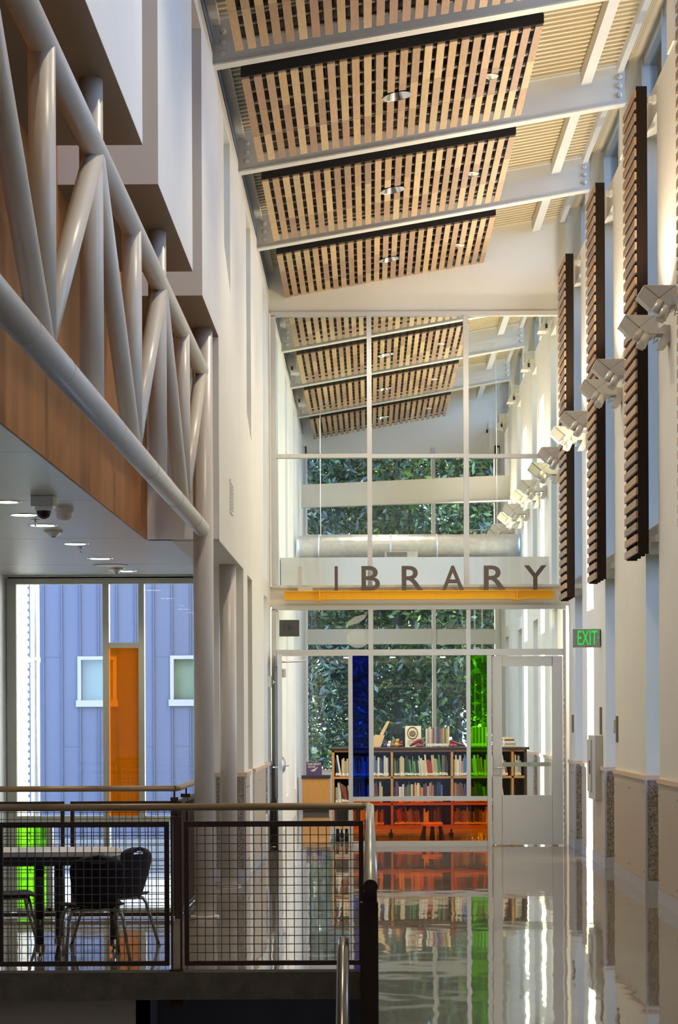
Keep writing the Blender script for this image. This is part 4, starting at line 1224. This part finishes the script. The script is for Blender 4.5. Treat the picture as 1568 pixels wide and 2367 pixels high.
for x in (790, 905, 1045, 1185):
    q = MB(); a = at(x, 1930, BK); q.lathe(a.x, BK + 0.2, [(0.03, 0.0), (0.035, 0.03), (0.03, 0.06)], 14); q.box(a.x - 0.012, a.x + 0.012, BK + 0.17, BK + 0.23, 0.05, 0.17); q.build('caster', 'black', t)

# books, one object each
def book_proto():
    q = MB()
    w_, d_, h_ = 1.0, 0.17, 1.0
    q.mi = 0; q.box(-0.5, 0.5, 0.0, 0.004, 0, 1); q.box(-0.5, -0.38, 0.004, d_, 0, 1); q.box(0.38, 0.5, 0.004, d_, 0, 1)
    q.mi = 1; q.box(-0.38, 0.38, 0.004, d_ - 0.006, 0.02, 0.98)
    q.mi = 2; q.box(-0.49, 0.49, -0.0012, 0.0, 0.05, 0.18)
    return q.build('book', ['book_cover', 'book_pages', 'book_tag'], origin=(0, 0, 0))
bp_ = book_proto()
bp_used = [False]
COLS = {'white': (0.75, 0.73, 0.66), 'cream': (0.66, 0.56, 0.36), 'green': (0.10, 0.22, 0.10), 'dark green': (0.03, 0.07, 0.05), 'red': (0.42, 0.06, 0.04), 'navy': (0.03, 0.05, 0.16),
        'blue': (0.10, 0.20, 0.45), 'black': (0.02, 0.02, 0.02), 'grey': (0.30, 0.30, 0.30), 'orange': (0.60, 0.24, 0.05), 'brown': (0.20, 0.10, 0.05), 'purple': (0.16, 0.08, 0.20), 'yellow': (0.70, 0.52, 0.10), 'pink': (0.55, 0.28, 0.30)}
PAL = {('top', 0): ['white', 'grey', 'green', 'blue', 'cream', 'white', 'black', 'navy', 'blue'], ('top', 1): ['cream', 'white', 'red', 'dark green', 'white', 'cream', 'dark green', 'green'],
       ('top', 2): ['white', 'red', 'cream', 'blue', 'cream', 'pink', 'yellow', 'white', 'purple'], ('top', 3): ['white', 'purple', 'blue', 'brown', 'cream', 'grey']}
def put_book(x, y, z, w_, h_, tilt, color, label, group):
    if not bp_used[0]:
        o = bp_; bp_used[0] = True
    else:
        o = bp_.copy(); C.objects.link(o)
    o.location = (x, y, z); o.scale = (w_, 1.0, h_); o.rotation_euler = (0, tilt, 0)
    c = COLS[color]; j = random.uniform(0.75, 1.2)
    o.color = (c[0] * j, c[1] * j, c[2] * j, 1)
    tag(o, label, 'book', group)
    return o
bays = [(774, 903, 'first bay'), (910, 1042, 'second bay'), (1049, 1182, 'third bay'), (1189, 1212, 'narrow end bay')]
rows = [('top', shelfy[0]), ('middle', shelfy[1]), ('bottom', shelfy[2])]
ptm = BK / F
for ri, (rn, sy) in enumerate(rows):
    for bi, (xa, xb, bn) in enumerate(bays):
        X0 = at(xa, sy, BK).x + 0.01; X1 = at(xb, sy, BK).x - 0.01
        z = at(900, sy, BK).z + 0.001
        x = X0; cur = None; run = 0
        fill = X1 - random.uniform(0.0, 0.10 if ri else 0.03)
        lean = 0.0
        while True:
            w_ = random.uniform(0.012, 0.032)
            if x + w_ > fill: break
            if run <= 0:
                cur = random.choice(PAL[('top', bi)]) if ri == 0 else random.choice(list(COLS))
                run = random.randint(1, 3); 
            run -= 1
            if random.random() < 0.07 and x + 0.10 < fill: lean = random.choice([0.10, -0.0, 0.16])
            elif random.random() < 0.15: lean = 0.0
            h_ = random.uniform(0.20, 0.30) if ri < 2 else random.uniform(0.17, 0.25)
            sx = x + w_ / 2 + (0 if lean == 0 else 0.0)
            size = 'thick' if w_ > 0.025 else ('slim' if w_ < 0.017 else 'medium')
            hh = 'tall' if h_ > 0.25 else 'short'
            put_book(sx, BK + 0.02 + random.uniform(0, 0.03), z + abs(math.sin(lean)) * w_ / 2, w_ * 0.93, h_, -lean, cur,
                     '%s %s %s book on the %s shelf, %s of the bookcase%s' % (hh, size, cur, rn, bn, ', leaning' if lean else ''),
                     '%s %s %s books, %s shelf, %s%s' % (hh, size, cur, rn, bn, ', leaning' if lean else ''))
            x += w_ / math.cos(lean) + (0.0005)
# things on top of the bookcase
zt_ = at(900, 1727.5, BK).z
YT = BK + 0.10
x = at(985, 1727, YT).x
for k in range(14):
    w_ = 0.022; c = ['cream', 'grey', 'white', 'pink', 'brown', 'grey', 'blue', 'purple', 'brown', 'grey', 'pink', 'green', 'yellow', 'cream'][k]
    h_ = 0.25 + (0.035 if k == 13 else 0.012 * (k % 3)); 
    put_book(x + w_ / 2, YT, zt_, w_ * 0.9, h_, 0, c, '%s book standing on the bookcase top, place %s in the row between red figures' % (c, ['one', 'two', 'three', 'four', 'five', 'six', 'seven', 'eight', 'nine', 'ten', 'eleven', 'twelve', 'thirteen', 'fourteen'][k]), 'books standing on top of the bookcase')
    x += w_ + 0.001
x = at(1090, 1727, YT).x
for k in range(9):
    put_book(x + 0.012, YT, zt_, 0.022, 0.27, 0, 'green' if k % 2 else 'cream', 'book seen through the green pane on the bookcase top, place %s' % ['one', 'two', 'three', 'four', 'five', 'six', 'seven', 'eight', 'nine'][k], 'books behind the green pane')
    x += 0.0235
t = thing('display_book', 'cream picture book with a round sepia portrait, displayed upright on the bookcase', 'book', at(956, 1727, YT))
q = MB(); px_box(q, 937, 974, 1678, 1727, YT, YT + 0.02, YT); q.build('cover', 'book_pages', t)
q = MB(); c = at(954, 1694, YT)
ring = [c + Vector((math.cos(2 * math.pi * k / 24) * 0.068, -0.006, math.sin(2 * math.pi * k / 24) * 0.080)) for k in range(25)]
q.tube(ring, 0.008, 6, caps=False); q.tube([c + Vector((0, -0.006, -0.01)), c + Vector((0, -0.002, -0.01))], [0.035, 0.045], 20)
for k in range(4): q.box(c.x - 0.07, c.x + 0.07, YT - 0.002, YT, c.z - 0.11 - 0.018 * k, c.z - 0.105 - 0.018 * k)
q.build('cover_art', 'sepia', t)
tag(MB().box(at(929, 1700, YT).x, at(936, 1700, YT).x, YT + 0.03, YT + 0.05, zt_, zt_ + 0.24).build('display_book', 'black'), 'dark book standing behind the cream portrait book', 'book')
q = MB(); t = thing('cardboard_figure', 'tan cardboard giraffe figure with a tilted neck on the bookcase', 'paper craft', at(875, 1727, YT))
P = lambda x, y: (at(x, y, YT).x, at(x, y, YT).z)
q = MB(); q.prism([P(864, 1727), (P(880, 1727)), P(890, 1699), P(868, 1699), P(864, 1702)], 'y', YT, YT + 0.08); q.build('body', 'cardboard', t)
q = MB(); q.prism([P(878, 1698), P(886, 1699), P(899, 1673), P(901, 1668), P(896, 1666), P(892, 1672)], 'y', YT + 0.02, YT + 0.05); q.build('neck', 'cardboard', t)
# little toys
toys = [(892, 1717, 0.028, 'purple', 'small purple toy beside the cardboard giraffe'), (899, 1711, 0.03, 'plastic_white', 'pale green white toy animal beside the cardboard giraffe'), (908, 1716, 0.035, 'sepia', 'brown plush toy among the small toys on the bookcase'),
        (917, 1712, 0.04, 'cabinet_orange', 'tan plush toy next to the dark book'), (926, 1717, 0.03, 'red_shoe', 'small dark red toy beside the portrait book')]
for x_, y_, r_, mm, l in toys:
    c = at(x_, 1727, YT)
    t = thing('plush_toy', l, 'toy', c)
    q = MB(); q.lathe(c.x, c.y, [(0.01, c.z), (r_, c.z + r_ * 0.3), (r_ * 1.1, c.z + r_), (r_ * 0.7, c.z + r_ * 1.7), (0.008, c.z + r_ * 2)], 16); q.build('body', mm, t)
    q = MB(); q.lathe(c.x + 0.012, c.y - r_ * 0.6, [(0.006, c.z + r_ * 1.5), (r_ * 0.55, c.z + r_ * 1.9), (r_ * 0.5, c.z + r_ * 2.5), (0.005, c.z + r_ * 2.8)], 14)
    for s_ in (-1, 1): q.lathe(c.x + 0.012 + s_ * r_ * 0.45, c.y - r_ * 0.6, [(0.004, c.z + r_ * 2.3), (r_ * 0.2, c.z + r_ * 2.5), (0.003, c.z + r_ * 2.9)], 8)
    q.build('head', mm, t)
def shoe_fig(pts, l):
    t = thing('red_figure', l, 'ornament', at(pts[0][0], 1727, YT - 0.05))
    q = MB(); q.tube([at(a, b, YT - 0.06) for a, b, r in pts], [r for a, b, r in pts], 12); q.build('body', 'red_shoe', t)
    q = MB(); a, b, r = pts[-1]; c = at(a, b, YT - 0.06); q.lathe(c.x, c.y, [(0.01, zt_), (r * 1.7, zt_ + 0.006), (r * 1.8, zt_ + 0.02), (r * 0.9, zt_ + 0.05)], 14); q.build('foot', 'red_shoe', t)
shoe_fig([(948, 1725, 0.012), (958, 1718, 0.02), (968, 1712, 0.026), (974, 1710, 0.03), (972, 1722, 0.03)], 'dark red shoe shaped figure leaning on the portrait book')
shoe_fig([(1076, 1724, 0.014), (1066, 1721, 0.016), (1052, 1717, 0.016), (1043, 1710, 0.020), (1046, 1722, 0.03)], 'dark red long limbed figure lying at the end of the book row')
# flat stack seen through the door
x0 = at(1163, 1727, YT).x
for k in range(5):
    o = put_book(x0 + 0.07, YT, zt_ + 0.026 * k, 0.024, 0.20 - 0.012 * k, 0, ['cream', 'grey', 'white', 'brown', 'cream'][k], '%s book lying in the flat stack seen through the door glass, level %s' % (['cream', 'grey', 'white', 'brown', 'cream'][k], ['one', 'two', 'three', 'four', 'five'][k]), 'flat stack of books on the bookcase')
    o.rotation_euler = (0, math.pi / 2, 0); o.location = (x0 - 0.02 + 0.012 * (k % 2), YT, zt_ + 0.013 + 0.026 * k)

# low orange cabinet with the purple book
BC = 37.5
t = thing('low_cabinet', 'low orange wood cabinet with dark top left of the bookcase', 'cabinet', at(728, 1868, BC))
q = MB(); q.box(at(699, 1800, BC).x, at(762, 1800, BC).x, BC, BC + 0.5, 0.1, at(700, 1800, BC).z); q.build('cabinet_body', 'cabinet_orange', t)
q = MB(); q.box(at(697, 1800, BC).x, at(764, 1800, BC).x, BC - 0.03, BC + 0.5, at(700, 1800, BC).z, at(700, 1793, BC).z); q.build('counter_top', 'counter', t)
q = MB(); q.box(at(700, 1800, BC).x, at(760, 1800, BC).x, BC + 0.04, BC + 0.5, 0.0, 0.1); q.build('toe_kick', 'black', t)
zc = at(700, 1793, BC).z
a = at(708, 1793, BC).x; b = at(744, 1793, BC).x; hgt = 31 * BC / F
t = thing('picture_book', 'purple picture book with cream title ONE SMART GOOSE standing on the low cabinet', 'book', ((a + b) / 2, BC + 0.1, zc))
q = MB(); q.box(a, b, BC + 0.1, BC + 0.115, zc, zc + hgt); q.build('cover', 'purple', t)
letter('ONE SMART', 'title_line', 'cream_ink', t, a + 0.02, b - 0.015, BC + 0.098, BC + 0.0995, zc + hgt * 0.78, zc + hgt * 0.93, bold=0.02)
letter('GOOSE', 'title_line', 'cream_ink', t, a + 0.03, a + 0.16, BC + 0.098, BC + 0.0995, zc + hgt * 0.58, zc + hgt * 0.73, bold=0.02)
q = MB(); q.tube([(a + 0.20, BC + 0.098, zc + hgt * 0.62), (a + 0.17, BC + 0.098, zc + hgt * 0.5), (a + 0.13, BC + 0.098, zc + hgt * 0.36), (a + 0.07, BC + 0.098, zc + hgt * 0.34)], [0.006, 0.010, 0.026, 0.006], 10); q.build('goose_drawing', 'cream_ink', t)
# dark box display on the left
t = thing('wall_display', 'black flat screen mounted high behind the transom glass', 'screen', at(665, 1472, 30.3))
q = MB(); px_box(q, 634, 692, 1433, 1471, 30.3, 30.36, 30.3); q.build('screen_panel', 'black', t, bevel=0.004)
q = MB(); a = at(650, 1450, 30.3); q.box(XL, a.x, 30.36, 30.42, a.z - 0.04, a.z + 0.04); q.build('wall_arm', 'black', t)
# small stool with dark legs and bag under the bookcase end
t = thing('book_bin', 'black patterned bin on the floor at the near end of the bookcase', 'bin', at(792, 1905, 28.7))
a = at(777, 1895, 28.7); b = at(805, 1870, 28.7)
q = MB(); q.box(a.x, b.x, 28.6, 28.9, 0.22, b.z); q.build('bin_body', 'black', t, bevel=0.01)
q = MB(); q.box(a.x - 0.02, b.x + 0.02, 28.58, 28.92, 0.17, 0.22); q.build('stand_top', 'cap_wood', t)
for X in (a.x + 0.02, b.x - 0.02):
    q = MB(); q.tube([(X, 28.7, 0.17), (X, 28.7, 0.0)], [0.02, 0.028], 12); q.build('leg', 'black', t)
# stool behind the orange pane
t = thing('reading_stool', 'dark low stool base seen through the orange glass', 'stool', (at(1000, 1940, 28.9).x, 28.9, 0))
c = at(1000, 1940, 28.9)
q = MB(); q.lathe(c.x, c.y, [(0.14, 0.19), (0.145, 0.21), (0.14, 0.23)], 24); q.build('seat', 'cabinet_orange', t)
for dx in (-0.13, 0.0, 0.13):
    q = MB(); q.tube([(c.x + dx * 0.8, c.y, 0.19), (c.x + dx, c.y, 0.0)], [0.022, 0.04], 14); q.build('leg', 'black', t)

# ------------------------------------------------------------------ outdoors: courtyard building
m = MB()
m.box(-30, -1.66, 22.9, 45, -0.6, -0.5); m.box(-30, -4.0, -10, 22.9, -0.6, -0.5)
struct(m.build('ground', 'ground'))
m = MB(); m.box(-30, 40, 42.3, 90, -0.6, -0.1); m.box(3.0, 40, -10, 42.3, -0.6, -0.1); struct(m.build('ground_garden', 'grass'))
BD = 30.0
t = thing('metal_clad_building', 'building with blue standing seam metal walls across the courtyard', 'building', (-3.2, BD, -0.5))
q = MB()
X0, X1 = -4.75, -1.70
def hole_wall(mb, x0, x1, z0, z1, holes, y0, y1):
    xs = sorted({x0, x1, *[h[0] for h in holes], *[h[1] for h in holes]}); zz = sorted({z0, z1, *[h[2] for h in holes], *[h[3] for h in holes]})
    for a, b in zip(xs[:-1], xs[1:]):
        for c, d in zip(zz[:-1], zz[1:]):
            if not any(h[0] <= (a + b) / 2 <= h[1] and h[2] <= (c + d) / 2 <= h[3] for h in holes): mb.box(a, b, y0, y1, c, d)
wa = at(180, 1634, BD); wb = at(270, 1517, BD); wc = at(394, 1632, BD); wd_ = at(484, 1515, BD)
holes = [(wa.x, wb.x, wa.z, wb.z), (wc.x, wd_.x, wc.z, wd_.z)]
hole_wall(q, X0, X1, -0.02, 5.5, holes, BD, BD + 0.35)
q.build('wall', 'blue_siding', t)
q = MB(); k = 0
x = at(102, 1600, BD).x
while x < X1:
    zsplit = []
    for zc0, zc1 in ((-0.02, 5.5),):
        blocked = [h for h in holes if h[0] - 0.02 < x < h[1] + 0.02]
        if blocked:
            h = blocked[0]; q.box(x - 0.006, x + 0.006, BD - 0.035, BD, zc0, h[2] - 0.02); q.box(x - 0.006, x + 0.006, BD - 0.035, BD, h[3] + 0.02, zc1)
        else: q.box(x - 0.006, x + 0.006, BD - 0.035, BD, zc0, zc1)
    yj = [at(100, 1518, BD).z, at(100, 1725, BD).z][k % 2]
    q.box(x + 0.006, x + 0.24, BD - 0.006, BD, yj - 0.008, yj + 0.004)
    x += 0.2545; k += 1
q.build('standing_seams', 'blue_siding', t)
for h in holes:
    q = MB(); f_ = 0.05
    q.box(h[0], h[0] + f_, BD - 0.03, BD + 0.06, h[2], h[3]); q.box(h[1] - f_, h[1], BD - 0.03, BD + 0.06, h[2], h[3]); q.box(h[0] + f_, h[1] - f_, BD - 0.03, BD + 0.06, h[3] - f_, h[3]); q.box(h[0] - 0.02, h[1] + 0.02, BD - 0.05, BD + 0.06, h[2], h[2] + 0.09)
    fr = q.build('window', 'siding_frame', t)
    q = MB(); q.box(h[0] + f_, h[1] - f_, BD + 0.03, BD + 0.036, h[2] + 0.09, h[3] - f_); q.build('pane', 'glass', fr)
    q = MB(); q.box(h[0], h[1], BD + 0.16, BD + 0.2, h[2], h[3]); q.build('room_blind', 'shade_gap', fr)
q = MB(); q.box(X0, X1, BD - 0.04, BD + 0.35, -0.52, -0.02); q.build('plinth', 'plinth', t)
t = thing('corrugated_wall', 'white corrugated metal wall at the edge of the courtyard', 'wall', (-3.95, 24, -0.5))
q = MB()
z = -0.5; prof = []
while z < 7.6:
    q.box(-4.15, -3.90, 22.95, 24.78, z, z + 0.05); q.box(-4.15, -3.918, 22.95, 24.78, z + 0.05, z + 0.085); z += 0.085
q.build('corrugated_sheet', 'white_siding', t)
t = thing('downspout', 'round galvanised downpipe clamped beside the white corrugated wall', 'pipe', (at(82, 1700, 24.95).x, 24.95, -0.5))
c = at(82, 1700, 24.95)
q = MB(); q.cyl((c.x, 24.95, -0.5), (c.x, 24.95, 6.5), 0.052, 24); q.build('pipe', 'galv', t)
q = MB(); zz_ = at(82, 1526, 24.95).z; q.cyl((c.x, 24.95, zz_ - 0.03), (c.x, 24.95, zz_ + 0.03), 0.06, 24); q.box(c.x - 0.13, c.x - 0.05, 24.93, 24.97, zz_ - 0.03, zz_ + 0.03); q.prism([(c.x - 0.17, zz_ + 0.09), (c.x - 0.13, zz_ + 0.03), (c.x - 0.13, zz_ - 0.03), (c.x - 0.17, zz_ - 0.09)], 'y', 24.93, 24.97); q.build('clamp', 'galv', t)
# low hedge side: pale wall carrying the green glow
# ------------------------------------------------------------------ trees beyond the end windows
def tree(x, y, h, rad, nleaf, label, lm, seed, trunk_r=0.14, lean=0.0, ls=1.0):
    rnd = random.Random(seed)
    t = thing('leafy_tree', label, 'tree', (x, y, -0.1), 'trees outside the library')
    q = MB()
    q.tube([(x, y, -0.15), (x + lean * 0.3, y, h * 0.3), (x + lean, y, h * 0.6), (x + lean * 1.2, y, h * 0.92)], [trunk_r, trunk_r * 0.8, trunk_r * 0.55, 0.03], 12)
    tips = []
    for k in range(16):
        z = h * rnd.uniform(0.15, 0.85); an = rnd.uniform(0, 2 * math.pi); L = rad * rnd.uniform(0.6, 1.0)
        p0 = Vector((x + lean * z / h, y, z)); p2 = p0 + Vector((math.cos(an) * L, math.sin(an) * L, L * 0.35)); p1 = p0.lerp(p2, 0.5) + Vector((0, 0, 0.15))
        q.tube([p0, p1, p2], [trunk_r * 0.35, trunk_r * 0.22, 0.01], 6); tips += [p1, p2, p0.lerp(p2, 0.8)]
    q.build('trunk', 'bark', t)
    cl_ = [Vector((x + rnd.uniform(-rad, rad), y + rnd.uniform(-rad * 0.6, rad * 0.6), h * rnd.uniform(0.02, 1.02))) for _ in range(70)] + tips
    q = MB(); vs = []; fs = []; cs = []
    for i in range(nleaf):
        c = rnd.choice(cl_); R_ = rnd.uniform(0.25, 0.55)
        p = c + Vector((rnd.gauss(0, 1), rnd.gauss(0, 1), rnd.gauss(0, 0.8))) * R_
        if p.z < 0: continue
        a = Vector((rnd.uniform(-1, 1), rnd.uniform(-1, 1), rnd.uniform(-1, 0.4))).normalized(); b = a.cross(Vector((rnd.uniform(-1, 1), rnd.uniform(-1, 1), rnd.uniform(-1, 1)))).normalized()
        s_ = rnd.uniform(0.06, 0.13) * ls
        n = len(vs)
        vs += [p, p + a * s_ + b * s_ * 0.35, p + a * s_ * 2, p + a * s_ - b * s_ * 0.35]
        fs.append((n, n + 1, n + 2, n + 3)); g = rnd.random() ** 2
        cs.append((g, g, g))
    q.v = [tuple(v) for v in vs]; q.f = fs; q.c = cs; q.m = [0] * len(fs); q.s = [False] * len(fs)
    q.build('foliage', lm, t)
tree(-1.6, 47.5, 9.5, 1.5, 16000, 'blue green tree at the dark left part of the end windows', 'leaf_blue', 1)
tree(0.6, 48.5, 10.0, 1.6, 17000, 'bright green tree in the middle of the end windows', 'leaf_green', 2)
tree(2.9, 47.0, 9.0, 1.5, 16000, 'green tree with leaning dark trunk on the side near the window wall', 'leaf_green', 3, 0.2, 0.5)
tree(4.8, 51.0, 10.5, 2.0, 14000, 'tree at the far side behind the library end windows', 'leaf_green', 4)
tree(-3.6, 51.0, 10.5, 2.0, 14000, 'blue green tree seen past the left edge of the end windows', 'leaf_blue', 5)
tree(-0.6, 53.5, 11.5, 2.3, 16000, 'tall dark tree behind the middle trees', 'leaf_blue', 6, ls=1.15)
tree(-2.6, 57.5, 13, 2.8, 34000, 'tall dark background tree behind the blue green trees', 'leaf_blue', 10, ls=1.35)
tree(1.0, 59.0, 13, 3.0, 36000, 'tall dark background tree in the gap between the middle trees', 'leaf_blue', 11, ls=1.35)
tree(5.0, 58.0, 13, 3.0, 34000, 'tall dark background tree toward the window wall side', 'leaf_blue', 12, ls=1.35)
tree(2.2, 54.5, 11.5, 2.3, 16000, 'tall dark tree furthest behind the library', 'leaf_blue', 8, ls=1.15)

# ------------------------------------------------------------------ added library fill, then the nearer downlights
for X in (-0.6, 0.6, 1.9):
    lamp('bookcase_fill', 'AREA', (X, 27.95, 3.2), 26, (1.0, 0.88, 0.70), (X, 28.5, 0), size=0.15)  # unseen fill light added to brighten the bookcase front
for D in (5.5, 9.0, 12.5):
    lamp('downlight_lamp', 'SPOT', (0.27, D, 7.3), 150, (1.0, 0.84, 0.60), (0.27, D, 0), size=0.09, angle=130, blend=0.8)
